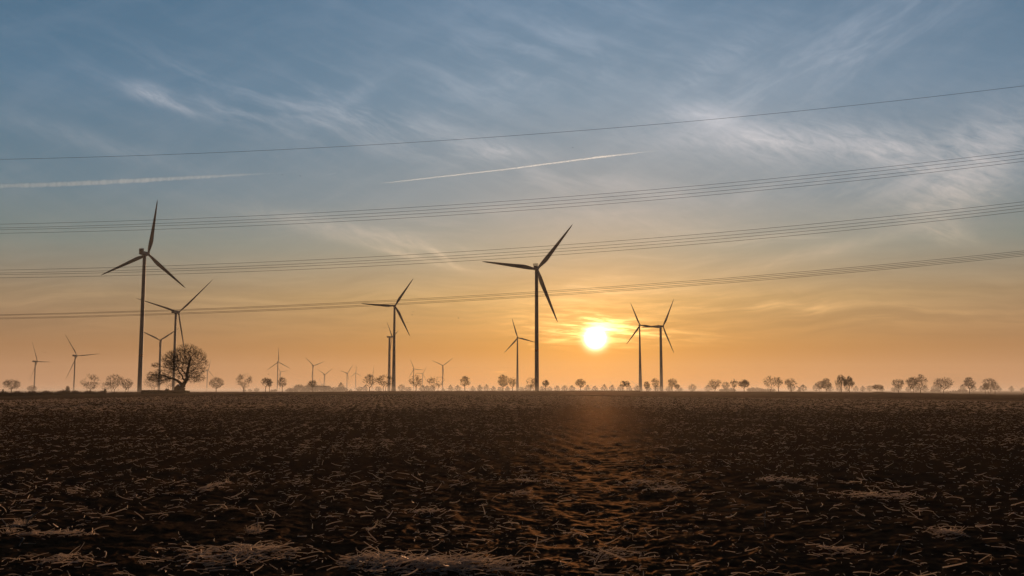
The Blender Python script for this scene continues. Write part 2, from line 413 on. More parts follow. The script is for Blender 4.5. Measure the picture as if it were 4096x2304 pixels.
# ------------------------------------------------------------------ stalks and straw lying on the field
strawm = mat('frosted_straw', (.84, .74, .64), .6, .2, 3.0, (.95, .94, .92), trans=.50, gloss=(.12, .52))
strawfar = strawm
def straws(P, length, thick, segs, pitch, yaw, bend, arch, name=None):
    """n bent three-sided stalks; P base points n x 3"""
    n = len(P); S = segs + 1
    s = np.linspace(0, 1, S)[None, :]
    dirx = np.sin(yaw)[:, None]; diry = np.cos(yaw)[:, None]
    ang = pitch[:, None] + arch[:, None] * s
    side_ = bend[:, None] * s * s
    hx = np.cumsum(np.concatenate([np.zeros((n, 1)), np.cos(ang[:, :-1])], 1), 1) / segs
    hz = np.cumsum(np.concatenate([np.zeros((n, 1)), np.sin(ang[:, :-1])], 1), 1) / segs
    cx = P[:, 0:1] + length[:, None] * (dirx * hx + diry * side_)
    cy_ = P[:, 1:2] + length[:, None] * (diry * hx - dirx * side_)
    cz = P[:, 2:3] + length[:, None] * hz
    c = np.stack([cx, cy_, cz], -1)
    tan = np.gradient(c, axis=1); tan /= np.linalg.norm(tan, axis=-1, keepdims=True) + 1e-9
    up = np.array([0, 0, 1.0]); a = np.cross(tan, up + 0 * tan); a /= np.linalg.norm(a, axis=-1, keepdims=True) + 1e-6
    b = np.cross(tan, a)
    rad = thick[:, None] * (1 - .45 * s)
    V = []
    for j in range(3):
        w = 2 * math.pi * j / 3 + .5
        V.append(c + (a * math.cos(w) + b * math.sin(w)) * rad[..., None])
    V = np.stack(V, 2)                                   # n, S, 3, 3
    base_ = (np.arange(n) * S * 3)[:, None, None]
    i = (np.arange(segs) * 3)[None, :, None]; j = np.arange(3)[None, None, :]
    F = np.stack([base_ + i + j, base_ + i + (j + 1) % 3, base_ + i + 3 + (j + 1) % 3, base_ + i + 3 + j], -1).reshape(-1, 4)
    return V.reshape(-1, 3), F
def merge(parts):
    Vs, Fs, k = [], [], 0
    for V, F in parts: Vs.append(V); Fs.append(F + k); k += len(V)
    return np.concatenate(Vs), np.concatenate(Fs)
def scatter(n, ra, rb, power=1.0, wide=R(34)):
    uu = rng.random(n); r = (ra ** (2 * power) + uu * (rb ** (2 * power) - ra ** (2 * power))) ** (.5 / power)
    a = (rng.random(n) * 2 - 1) * wide
    return r * np.sin(a), r * np.cos(a), r
def patchy(x, y, rowk=.3):
    """density: drifts of litter and the old rows"""
    p = vnoise(x / 1.6, y / 1.1, 21) * .6 + vnoise(x / 5, y / 4, 22) * .5 + vnoise(x / .5, y / .5, 23) * .3
    rw = .5 + .5 * np.cos(row_coord(x, y) * 2 * math.pi / .75)
    tr = row_coord(x, y); k = np.min([np.abs(tr - q) for q in (-38, -36.2, 17.5, 19.3, 61, 62.8)], axis=0) < .32
    return .20 + p * .52 + (rw - .5) * rowk + .10 - k * .6
def make_litter(n, ra, rb, power, L0, L1, T0, T1, segs, keep, rowk=.3):
    x, y, r = scatter(n, ra, rb, power)
    k = patchy(x, y, rowk) > keep + rng.random(n) * .35
    k &= rng.random(n) < np.clip((rb - r) / (.3 * rb), 0, 1)
    if ra > 20: k &= rng.random(n) < np.clip((r - ra) / (.4 * ra), 0, 1)
    a_ = np.arctan2(x, y); k &= r < np.interp(a_, az, re) - 2
    x, y, r = x[k], y[k], r[k]; n = len(x)
    ln = L0 + (L1 - L0) * rng.random(n) ** 2.4
    th = (T0 + (T1 - T0) * rng.random(n) ** 1.5) * np.clip(ln / (L0 + .08), .7, 1.5)
    yaw = rng.random(n) * 2 * math.pi
    pitch = np.abs(rng.normal(0, .16, n)); st = rng.random(n) < .025; pitch[st] = rng.random(st.sum()) * 1.3
    arch = rng.normal(0, .5, n) - pitch * .9; bend = rng.normal(0, .22, n)
    P = np.stack([x, y, field_z(x, y) + .022 + .05 * rng.random(n) ** 1.6], -1)
    return straws(P, ln, th, segs, pitch, yaw, bend, arch)
parts = [make_litter(32000, 5, 42, .75, .02, .16, .0022, .0050, 4, .50),
         make_litter(2200, 5, 26, .8, .10, .30, .004, .0075, 5, .44),
         make_litter(76000, 26, 128, .75, .04, .20, .0040, .008, 3, .48, .30),
         make_litter(95000, 80, 300, .6, .12, .45, .010, .020, 1, .42, .5)]
V, F = merge(parts)
o = mesh('stalk_litter', V, F, strawm); props(o, 'frosted maize stalks and straw strewn over the dark soil', 'crop litter', kind='stuff')

def ground_pt(u, v):
    d = ray(u, v); lo, hi = 2.0, 500.0
    for _ in range(50):
        Y = (lo + hi) / 2; k = Y / d[1]
        if EYE + d[2] * k > g1(d[0] * k, Y): lo = Y
        else: hi = Y
    return d[0] * lo / d[1], lo
def heap(u, v, wpx, dpx, n, label, big=.5, th=.006):
    n = int(n * .65); big *= .55; th *= .62
    x0, y0 = ground_pt(u, v); k = y0 / FPX; wx = wpx * k / 2; wy = 1.5 * dpx * y0 * y0 / FPX / EYE / 2
    gx = rng.normal(0, .5, n); gy = rng.normal(0, .5, n)
    x = x0 + gx * wx; y = y0 + gy * wy
    hgt = .038 * np.exp(-(gx ** 2 + gy ** 2) * 1.6) * rng.random(n)
    ln = .04 + big * rng.random(n) ** 3; t_ = th * 1.25 * (.4 + rng.random(n))
    yaw = np.where(rng.random(n) < .5, math.pi / 2 + rng.normal(0, .5, n), rng.random(n) * 6.28)
    pit = np.abs(rng.normal(0, .22, n))
    Vh, Fh = straws(np.stack([x, y, field_z(x, y) + .02 + hgt], -1), ln, t_, 4, pit, yaw, rng.normal(0, .15, n), rng.normal(0, .45, n) - pit)
    o = mesh('straw_drift', Vh, Fh, strawm); props(o, label, 'straw heap', 'drifts of frosted straw', 'stuff')
heap(1760, 2275, 620, 42, 900, 'largest tangled drift of frosted stalks at the bottom centre', .55, .007)
heap(930, 2235, 420, 60, 420, 'loose drift of long frosted stalks left of the bottom centre', .6, .007)
heap(1480, 2255, 260, 30, 260, 'thin drift of stalks reaching left from the largest one', .4, .006)
heap(230, 2155, 300, 14, 170, 'narrow drift of frosted stems in front of the two root clumps', .35, .007)
heap(230, 2255, 300, 26, 120, 'sparse drift of stems in the bottom left corner', .4, .006)
heap(855, 1955, 110, 34, 160, 'small frosted drift in the left middle of the field', .25, .007)
heap(2090, 1930, 120, 10, 90, 'small bright drift left of the reflection of the sun', .3, .008)
heap(2075, 1985, 100, 8, 60, 'little drift just below the small bright one', .3, .008)
heap(1690, 2055, 160, 14, 110, 'faint feathery drift in the centre of the field', .3, .006)
heap(3130, 1930, 190, 14, 170, 'frosted drift at the right, farther of the two there', .3, .009)
heap(3530, 1995, 340, 16, 260, 'long thin drift across the right of the field', .35, .007)
heap(3780, 2145, 130, 22, 150, 'pale clump of stalks in the lower right of the field', .4, .006)
heap(2560, 1940, 160, 14, 140, 'glowing drift below the sun, farther one', .3, .008)
heap(2660, 1960, 170, 14, 140, 'glowing drift below the sun, nearer one', .3, .008)
heap(3360, 2215, 160, 18, 90, 'scattered stems near the bottom right', .35, .006)
heap(2440, 2230, 260, 28, 120, 'scattered bright stems at the bottom right of the centre', .4, .006)

barkfrost = mat('frosted_stalk', (.30, .31, .34), .6, .3, 14.0, (.16, .15, .15))
def stalk(pts, w0, w1, label, root=None, nroot=150, fork=None):
    """a thick maize stalk given by photo points, the first one on the ground"""
    x0, y0 = ground_pt(*pts[0]); z0 = float(field_z(np.array([x0]), np.array([y0]))[0]); k = y0 / FPX
    e = empty('maize_stalk', (x0, y0, z0)); props(e, label, 'stalk', 'thick stalks standing up from the soil')
    P = [((u - pts[0][0]) * k, (i * .012), -(v - pts[0][1]) * k) for i, (u, v) in enumerate(pts)]
    P[0] = (0, 0, -.03)
    fine = [P[0]]
    for a, b in zip(P[:-1], P[1:]):
        for q in (.33, .66, 1): fine.append(tuple(a[i] * (1 - q) + b[i] * q + (rnd.uniform(-.003, .003) if q < 1 else 0) for i in range(3)))
    mb = MB(); mb.tube(fine, [w0 + (w1 - w0) * i / (len(fine) - 1) + rnd.uniform(-.0012, .0012) for i in range(len(fine))], 7)
    if fork:
        for (a, b) in fork: mb.tube([((a[0] - pts[0][0]) * k, .01, -(a[1] - pts[0][1]) * k), ((b[0] - pts[0][0]) * k, .01, -(b[1] - pts[0][1]) * k)], [w1 * .7, w1 * .4], 5)
    mb.build('stem', barkfrost, e, True)
    if root:
        n = nroot; gx = rng.normal(0, .45, n); 
        c = np.stack([(root[0] - pts[0][0]) * k + gx * root[2] * k * .5, rng.normal(0, .05, n), -(root[1] - pts[0][1]) * k + rng.random(n) * .03], -1)
        Vr, Fr = straws(c, .03 + .07 * rng.random(n), .0016 + .0016 * rng.random(n), 3, rng.random(n) * 1.4 - .2, rng.random(n) * 6.28, rng.normal(0, .3, n), rng.normal(0, .8, n))
        mesh('root_clump', Vr, Fr, strawm, e)
stalk([(101, 2105), (110, 2085), (128, 2065), (152, 2050), (172, 2037)], .012, .008, 'curved bluish frosted stalk leaning right out of a root clump', (80, 2108, 62))
stalk([(36, 2136), (26, 2115), (14, 2098), (-2, 2083)], .007, .005, 'thin stalk leaning left out of the root clump at the left edge', (38, 2146, 60))
stalk([(1033, 2136), (1030, 2118), (1026, 2100), (1028, 2078)], .007, .004, 'upright thin stalk rising from a feathery root clump', (1018, 2134, 58))
stalk([(3060, 2105), (3059, 2080), (3063, 2062), (3066, 2044)], .006, .004, 'forked upright stem standing alone on the right half of the field', None, 0, [((3061, 2068), (3050, 2046)), ((3059, 2080), (3052, 2070))])
stalk([(3565, 2238), (3582, 2216), (3597, 2196), (3605, 2182)], .005, .003, 'bent double stem near the bottom right corner', None, 0, [((3606, 2185), (3625, 2190)), ((3603, 2240), (3607, 2200))])
stalk([(72, 2185), (80, 2168), (90, 2155)], .009, .008, 'short thick bluish stub in front of the left drift')
stalk([(1462, 2285), (1475, 2250), (1490, 2235)], .006, .004, 'slanting stem at the left end of the largest drift')

# ------------------------------------------------------------------ rough grass, weeds
deadm = mat('dead_grass', (.10, .06, .032), .9, .1, 2.0, (.17, .11, .06), trans=.45)
weedm = mat('dead_weeds', (.035, .020, .013), .9, .1, 2.0, (.06, .036, .022), trans=.2)
def grass(name, label, us, Yf, hfun, n, m, wid=.03, spread=4.0, group=None):
    u = us[0] + (us[1] - us[0]) * rng.random(n)
    Y = np.array([Yf(q) for q in u]) + rng.normal(0, spread, n)
    x = (u - 2048) / FPX * cp * Y
    z = gz(x, Y); h = np.array([hfun(q) for q in u]) * (.25 + .9 * rng.random(n) ** 1.5)
    P = np.stack([x, Y, z - .05], -1)
    Vg, Fg = straws(P, h, wid * (.5 + rng.random(n)), 2, 1.5 + rng.normal(0, .15, n), rng.random(n) * 6.28, rng.normal(0, .1, n), rng.normal(0, .4, n))
    o = mesh(name, Vg, Fg, m); props(o, label, 'grass', kind='stuff')
grass('rough_grass', 'tall dead grass along the crest in the middle', (1180, 2560), lambda u: 505 if u < 2200 else 480, lambda u: .55 * (1 if u > 1380 else .4), 15000, deadm, .035, 10)
grass('rough_grass', 'tussocky grass on the verge behind the left edge of the field', (-400, 1250), lambda u: np.interp(u, [-400, 0, 450, 1250], [175, 215, 270, 430]), lambda u: .16, 9000, mat('verge_grass', (.10, .075, .048), .9, .1, 2.0, (.16, .12, .08), trans=.3), .03, 22)
grass('frosted_grass', 'pale frosted grass blades on the strip edging the field at the right', (2200, 4500), lambda u: (float(np.interp(math.radians(azel(u, 1560)[0]), eAZ, eR)) + 2.0 + float(np.interp(u, [2200, 3500, 3700, 4096, 4500], [3, 4, 7, 13, 20]))) * math.cos(math.radians(azel(u, 1560)[0])), lambda u: .20, 42000, mat('frosted_blades', (.34, .26, .19), .8, .1, 2.0, (.55, .46, .38), trans=.5), .035, 3.0)
def fenceY(u): return float(np.interp(u, [-300, 12, 424, 600], [200, 246, 365, 400]))
grass('dead_weeds', 'dark tall weeds grown through the wire fence', (-60, 428), lambda u: fenceY(u) + 1, lambda u: 1.1 + .25 * math.sin(u * .11) + (.5 if 250 < u < 280 else 0), 9000, weedm, .03, 2.0)
# ------------------------------------------------------------------ bare trees
bark = mat('bark', (.045, .032, .024), .9, .15, 3.0, (.075, .056, .042), bump=(.4, .05))
twigm = mat('twigs', (.050, .034, .024), .9, .1)
def edges_mesh(A, Bp, ra, rb):
    """three-sided tapering prisms for the branch edges A -> B"""
    d = Bp - A; ln = np.linalg.norm(d, axis=1, keepdims=True) + 1e-9; d = d / ln
    ref = np.where(np.abs(d[:, 2:3]) < .9, np.array([[0, 0, 1.0]]), np.array([[0, 1.0, 0]]))
    a = np.cross(d, ref); a /= np.linalg.norm(a, axis=1, keepdims=True); b = np.cross(d, a)
    n = len(A); V = np.empty((n, 6, 3))
    for j in range(3):
        w = 2 * math.pi * j / 3; o_ = a * math.cos(w) + b * math.sin(w)
        V[:, j] = A + o_ * ra[:, None]; V[:, 3 + j] = Bp + o_ * rb[:, None]
    k = (np.arange(n) * 6)[:, None]; F = np.concatenate([k + np.array([[0, 1, 4, 3]]), k + np.array([[1, 2, 5, 4]]), k + np.array([[2, 0, 3, 5]])])
    return V.reshape(-1, 3), F
def grow(seed_nodes, seed_par, pts, w=.35, up=.0):
    """each crown point is joined to the node that makes the shortest way back to the root"""
    n0 = len(seed_nodes); n = n0 + len(pts)
    P = np.zeros((n, 3)); P[:n0] = seed_nodes; par = np.full(n, -1); par[:n0] = seed_par
    plen = np.zeros(n)
    for i in range(1, n0): plen[i] = plen[par[i]] + np.linalg.norm(P[i] - P[par[i]])
    for i in range(len(pts)):
        k = n0 + i; d = np.linalg.norm(P[:k] - pts[i], axis=1)
        c = d ** 1.15 + w * plen[:k] + up * np.maximum(0, P[:k, 2] - pts[i][2])
        j = int(np.argmin(c)); P[k] = pts[i]; par[k] = j; plen[k] = plen[j] + d[j]
    return P, par
def pipe(par, r0_, e=2.2):
    n = len(par); a = np.zeros(n); kids = np.zeros(n, int)
    for i in range(n - 1, 0, -1):
        if a[i] == 0: a[i] = r0_ ** e
        if par[i] >= 0: a[par[i]] += a[i]; kids[par[i]] += 1
    a[a == 0] = r0_ ** e
    return a ** (1 / e), kids
def finish_tree(P, par, rad, kids, rg, twn, twl, twr, hang=0.0, thick=.14, centre=None):
    idx = np.nonzero(par >= 0)[0]; A = P[par[idx]]; Bp = P[idx]; ra = np.minimum(rad[par[idx]], rad[idx] * 1.35); rb = rad[idx]
    big = rb > min(thick, rb.max() * .45)
    tv = edges_mesh(A[big], Bp[big], ra[big], rb[big])
    parts_ = [edges_mesh(A[~big], Bp[~big], ra[~big], rb[~big])]
    tip = np.nonzero(rad < thick * .5)[0]
    T = np.repeat(tip, twn); base_ = P[T]
    c = centre if centre is not None else P[tip].mean(0) - np.array([0, 0, 2.0])
    out = base_ - c; out /= np.linalg.norm(out, axis=1, keepdims=True) + 1e-6
    d = out * .8 + rg.normal(0, .55, base_.shape) + np.array([0, 0, .15])
    d /= np.linalg.norm(d, axis=1, keepdims=True)
    L_ = twl * (.4 + .8 * rg.random(len(T)))[:, None]
    if hang:
        d = np.array([0, 0, -1.0]) + rg.normal(0, .10, base_.shape); L_ = L_ * hang * (.3 + rg.random((len(T), 1)) ** 2 * 1.5)
    m_ = base_ + d * L_ * .5; e_ = m_ + (d + rg.normal(0, .25, d.shape) * (0 if hang else 1)) * L_ * .5
    q = np.full(len(T), twr)
    parts_.append(edges_mesh(base_, m_, q, q * .8)); parts_.append(edges_mesh(m_, e_, q * .8, q * .4))
    return tv, merge(parts_)
def crown_points(n, W, H0, H1, kind, rg, depth=None):
    """points inside the outline of the crown: W width, H0..H1 its heights"""
    D = depth or W; out = []
    cz_ = (H0 + H1) / 2
    while len(out) < n:
        p = rg.random(3) * 2 - 1; rr_ = np.linalg.norm(p)
        if rr_ > 1: continue
        x, y, z = p
        f = 1.0
        if kind == 'cone': f = max(.05, min(1, (1 - z) * .75)) ** .6 * 1.05; 
        elif kind == 'fan': f = .42 + .62 * min(1, (z + 1) / 1.1)
        elif kind == 'low': z *= .9
        elif kind == 'oval': f = 1 - .25 * abs(z)
        if rr_ < .35 and rg.random() < .5: continue
        out.append((x * f * W / 2, y * f * D / 2, cz_ + z * (H1 - H0) / 2))
    P = np.array(out)
    lump = vnoise(P[:, 0] / (W * .2) + 50 + rg.random() * 90, P[:, 2] / (W * .2) + 9, 5)
    edge_ = np.hypot(P[:, 0] / (W / 2), (P[:, 2] - cz_) / ((H1 - H0) / 2)) > .6
    P = P[((lump > .42) | ~edge_ & (lump > .25)) | (rg.random(len(P)) < .22)]
    return P[np.argsort(np.linalg.norm(P - np.array([0, 0, H0 * .7]), axis=1))]
def bare_tree(u, vtop, vbase, wpx, kind, Y, label, group, n=520, seed=1, stems=1, clear=.22, off=0.0, twr=.035, lean=0.0, simple=False):
    rg = np.random.default_rng(seed); x = (u - 2048) / FPX * cp * Y; z0 = g1(x, Y)
    top = at(u, vtop, Y)[2]; H = top - z0; W = wpx * Y / FPX
    vis = H - (at(u, vbase, Y)[2] - z0)
    H0 = (H - vis) + vis * clear
    weep = kind == 'weep'
    pts = crown_points(n, W, H0, H, 'oval' if weep else kind, rg); pts[:, 0] += off * W
    if weep: pts = pts[(pts[:, 2] > H0 + (H - H0) * .35)]
    seeds = [(0, 0, 0)]; sp_ar = [-1]
    for s in range(stems):
        dx_ = (s - (stems - 1) / 2) * W * (.10 if stems < 3 else .075); px = 0
        zs = [.3, .6, 1.0]
        for i, q in enumerate(zs):
            seeds.append((dx_ * (1 + q * (1.5 if kind == 'fan' else .5)) + lean * q * H0 + rg.normal(0, .08), rg.normal(0, .15), H0 * q * (1.0 if stems == 1 else 1.0)))
            sp_ar.append(0 if i == 0 else len(seeds) - 2)
    P, par = grow(np.array(seeds), np.array(sp_ar), pts, .30)
    rad, kids = pipe(par, .022, 2.15)
    k = .023 * H / max(rad[0], .01) * (.75 if stems > 1 else 1); rad = np.maximum(rad * np.where(rad > .1, max(k, .5), 1), .02)
    tv, cv = finish_tree(P, par, rad, kids, rg, 3, W * .085, twr, hang=(3.2 if weep else 0), thick=.11, centre=np.array([off * W, 0, H0 + (H - H0) * .3]))
    e = empty('bare_tree', (x, Y, z0)); props(e, label, 'tree', group)
    mesh('trunk', *tv, bark, e); mesh('crown', *cv, twigm, e)
    return e
ROAD = 'bare trees in the roadside row'
TREES = [
 (45, 1516, 1570, 65, 'low', 1, 'round bare tree behind the fence at the left edge', 0, .18),
 (129, 1542, 1570, 40, 'low', 1, 'small pale tree at the foot of the leftmost turbine', 0, .15),
 (362, 1497, 1570, 86, 'fan', 3, 'wide many-stemmed tree right of the second turbine from the left', 0, .12),
 (425, 1527, 1568, 42, 'low', 1, 'small pale tree left of the pair of fan-shaped trees', 0, .15),
 (458, 1498, 1568, 72, 'fan', 3, 'larger fan-shaped tree of the pair left of the big turbine', 0, .14),
 (507, 1514, 1568, 45, 'fan', 2, 'smaller fan-shaped tree of the pair left of the big turbine', 0, .14),
 (612, 1502, 1567, 72, 'low', 2, 'hazy bare tree behind the left branches of the old tree', 0, .22),
 (677, 1508, 1567, 60, 'low', 2, 'hazy bare tree behind the hedge next to the small gabled hut', 0, .25),
 (865, 1510, 1567, 60, 'oval', 1, 'round bare tree just right of the turbine that is half hidden by the old tree', 0, .22),
 (976, 1493, 1566.5, 68, 'oval', 1, 'tall egg-shaped bare tree standing alone in the left centre', 0, .18),
 (1063, 1511, 1566, 43, 'oval', 1, 'thin-trunked tree, left one of a touching pair', 0, .36),
 (1078, 1515, 1566, 26, 'oval', 1, 'slim bent tree, right one of a touching pair', 0, .36),
 (1129, 1509, 1566, 41, 'oval', 1, 'slender tree right of two overlapping turbines', 0, .32),
 (1249, 1521, 1566, 41, 'oval', 1, 'tree at the foot of a turbine before the misty wood', 0, .38),
 (1478, 1497, 1566, 52, 'oval', 1, 'slender-trunked tree left of the two overlapping big towers', 0, .25),
 (1538, 1497, 1565.5, 72, 'low', 2, 'broad spreading tree touching the two overlapping towers', 0, .25),
 (1665, 1500, 1565, 57, 'oval', 1, 'open-crowned tree in front of the two small turbines', 0, .27),
 (1744, 1504, 1565, 69, 'fan', 2, 'wide fan-shaped tree left of the single three-armed small turbine', 0, .2),
 (1860, 1505, 1565, 48, 'oval', 1, 'small round tree midway between the two tallest central towers', 0, .3),
 (2013, 1498, 1564, 50, 'oval', 1, 'dense dark tree with one straight trunk left of the slim tapered tower', 0, .25),
 (2050, 1509, 1564, 33, 'fan', 1, 'narrow open tree touching the slim tapered tower', 0, .22),
 (2128, 1508, 1564, 46, 'fan', 2, 'tree half hidden by the tall central tower', 0, .2),
 (2183, 1520, 1564, 29, 'oval', 1, 'smallest dark tree right of the tall central tower', 0, .36),
 (2322, 1516, 1564, 45, 'oval', 1, 'single flat-topped tree directly under the sun, left side', 0, .3),
 (2492, 1523, 1564, 26, 'oval', 1, 'left one of twin trees between the sun and the two towers', 0, .38),
 (2508, 1524, 1564, 27, 'oval', 1, 'right one of twin trees between the sun and the two towers', 0, .38),
 (2588, 1525, 1565, 26, 'oval', 1, 'narrow upright tree between the two close towers', 0, .2),
 (2621, 1511, 1565, 33, 'oval', 1, 'tall narrow tree touching the left side of the second tower', 0, .28),
 (2688, 1512.6, 1565, 40, 'fan', 1, 'tall tree right of the two close towers', 0, .25),
 (2708, 1536, 1565, 24, 'low', 1, 'short leaning tree at the foot of the tall one right of the towers', 0, .3),
 (2860, 1516, 1566, 51, 'fan', 3, 'fan-shaped many-stemmed tree, first of the group of four', 0, .15),
 (2903, 1528.5, 1566, 34, 'fan', 2, 'lowest and palest tree of the group of four', 0, .18),
 (2937, 1517, 1566, 34, 'oval', 1, 'third tree of the group of four, with a bare trunk', 0, .3),
 (2976, 1518, 1566, 46, 'oval', 1, 'dark dense tree, last of the group of four', 0, .28),
 (3082, 1503, 1566.5, 56, 'fan', 3, 'tallest fan-shaped tree left of the old windmill', 0, .15),
 (3114, 1508.6, 1566.5, 35, 'oval', 1, 'oval tree leaning against the tallest fan-shaped one', 0, .3),
 (3164, 1512, 1566.5, 52, 'oval', 1, 'mushroom-shaped tree right beside the old windmill', 0, .32),
 (3281, 1524, 1567, 31, 'fan', 2, 'sparse forked tree left of the egg-shaped one', 0, .22),
 (3305, 1512.6, 1567.5, 43, 'oval', 1, 'egg-shaped dense tree between the windmill and the weeping birches', 0, .15),
 (3365, 1494, 1568, 52, 'weep', 1, 'left weeping birch with long hanging twigs', 0, .15),
 (3397, 1501, 1568, 46, 'weep', 1, 'right weeping birch with hanging twigs', 0, .18),
 (3512, 1538, 1567, 43, 'low', 2, 'low bushy tree standing on a slight mound', 0, .22),
 (3593, 1513, 1570, 50, 'oval', 1, 'tree with a top-heavy ragged crown right of the mound', 0, .3),
 (3648, 1508.6, 1571, 46, 'fan', 2, 'forked tree touching the broad dark one', 0, .25),
 (3682, 1498, 1571, 59, 'oval', 1, 'broad dark dense tree, tallest of those at the right', 0, .12),
 (3774, 1509.5, 1572, 76, 'fan', 3, 'widest three-stemmed tree in the right part of the row', 0, .18),
 (3878, 1508.6, 1573.5, 48, 'oval', 1, 'isolated dark conical-crowned tree near the right edge', 0, .28),
 (3941, 1535.5, 1574, 30, 'oval', 1, 'short tree, left one of the last cluster at the right', 0, .3),
 (3957, 1512, 1574, 50, 'fan', 2, 'tall two-trunked tree in the last cluster at the right', 0, .3),
 (3980, 1527, 1575, 34, 'oval', 1, 'slim tree, right one of the last cluster', 0, .3),
]
for i, (u, vt, vb, w_, kd, st, lab, off, clr) in enumerate(TREES):
    pale = 'pale' in lab or 'hazy' in lab
    Yt = 1150 if pale else 760 + (i * 37 % 5) * 22
    bare_tree(u, vt, vb, w_, kd, Yt, lab, ROAD, n=(700 if 'dense' in lab or 'dark' in lab else 460), seed=100 + i, stems=st, clear=clr, off=off, twr=.065 if not pale else .06)

# far hazy row: a few shapes, copied
farm = mat('far_twigs', (.060, .042, .032), .9, .1)
def far_proto(seed, W, H, kind):
    rg = np.random.default_rng(seed); pts = crown_points(300, W, H * .12, H, kind, rg)
    P, par = grow(np.array([(0, 0, 0), (0, 0, H * .14)]), np.array([-1, 0]), pts, .3)
    rad, kids = pipe(par, .05, 2.1); rad = np.clip(rad, .05, .35)
    tv, cv = finish_tree(P, par, rad, kids, rg, 3, W * .10, .085, thick=.2)
    return merge([tv, cv]) if tv else cv
protos = []
for i, (W, H, kd) in enumerate(((9.5, 10.5, 'cone'), (10.5, 9.5, 'oval'), (8.5, 9.5, 'cone'), (11, 10, 'cone'), (9, 8.5, 'low'))):
    Vp, Fp = far_proto(900 + i, W, H, kd)
    me_o = mesh('distant_tree', Vp, Fp, farm); protos.append(me_o)
FAR = [1363, 1402, 1438, 1460, 1514, 1607, 1633, 1690, 1708, 1726, 1773, 1802, 1831, 1891, 1919, 1946, 1973, 2001, 2030, 2087, 2113, 2171, 2197, 2228, 2259, 2288, 2350, 2380, 2417, 2449, 2483, 2520, 2550,
       2594, 2628, 2675, 2720, 2769, 2833, 3165, 3214, 3265, 3319, 3357, 3389, 3424, 3451, 3478, 3528, 3576, 3592, 3633, 3665, 3700, 3739, 3755, 3850, 3894, 3925, 3966, 3996, 4046, 4091, 978, 1000, 1027, 4140, 4180, -40, -90]
used = [False] * len(protos)
for i, u in enumerate(FAR):
    k = (i * 7 + i // 3) % len(protos); p = protos[k]
    if used[k]: o = p.copy(); COL.objects.link(o)
    else: o = p; used[k] = True
    Yt = 1480 + (i * 53 % 7) * 25; x = (u - 2048) / FPX * cp * Yt
    s = 1.0 + .3 * rnd.random()
    if u in (978, 1000, 1027, 1402, 1773): s *= .62
    if u > 3500: s *= .92
    o.location = (x, Yt, -2.0); o.scale = (s, s, s * (.9 + .2 * rnd.random())); o.rotation_euler = (0, 0, rnd.random() * 6.28)
    props(o, 'small hazy domed bare tree in the distant row beyond the roadside trees', 'tree', 'hazy trees in the distant row')
def woods(label, spans, Y):
    parts_ = []
    rg = np.random.default_rng(int(spans[0][0]))
    for (u0, u1, vt) in spans:
        n = max(2, int((u1 - u0) / 7))
        for j in range(n):
            u = u0 + (u1 - u0) * (j + .5) / n + rg.normal(0, 1.5); edge = min(1, .72 + min(u - u0, u1 - u) / 30)
            Yt = Y + rg.normal(0, 25); H = (at(u, vt, Yt)[2] + 2.0) * edge * rg.uniform(.88, 1.04)
            Vp, Fp = far_proto(int(rg.integers(1e6)), H * 1.05, H, 'low')
            Vp = Vp + np.array([(u - 2048) / FPX * cp * Yt, Yt, -2.0]); parts_.append((Vp, Fp))
    Vw, Fw = merge(parts_)
    o = mesh('distant_woods', Vw, Fw, farm); props(o, label, 'woods', kind='stuff')
woods('misty wood behind the turbines left of centre', [(1182, 1215, 1537), (1215, 1318, 1538), (1318, 1385, 1546), (1146, 1183, 1551), (1083, 1110, 1556)], 1500)
woods('low misty wood left of the tallest fan-shaped tree', [(2880, 2940, 1551), (2990, 3052, 1549), (3050, 3100, 1553)], 1550)
woods('thin misty wood behind the trees near the right edge', [(3723, 3760, 1554), (3800, 3832, 1561), (3833, 3870, 1556)], 1550)

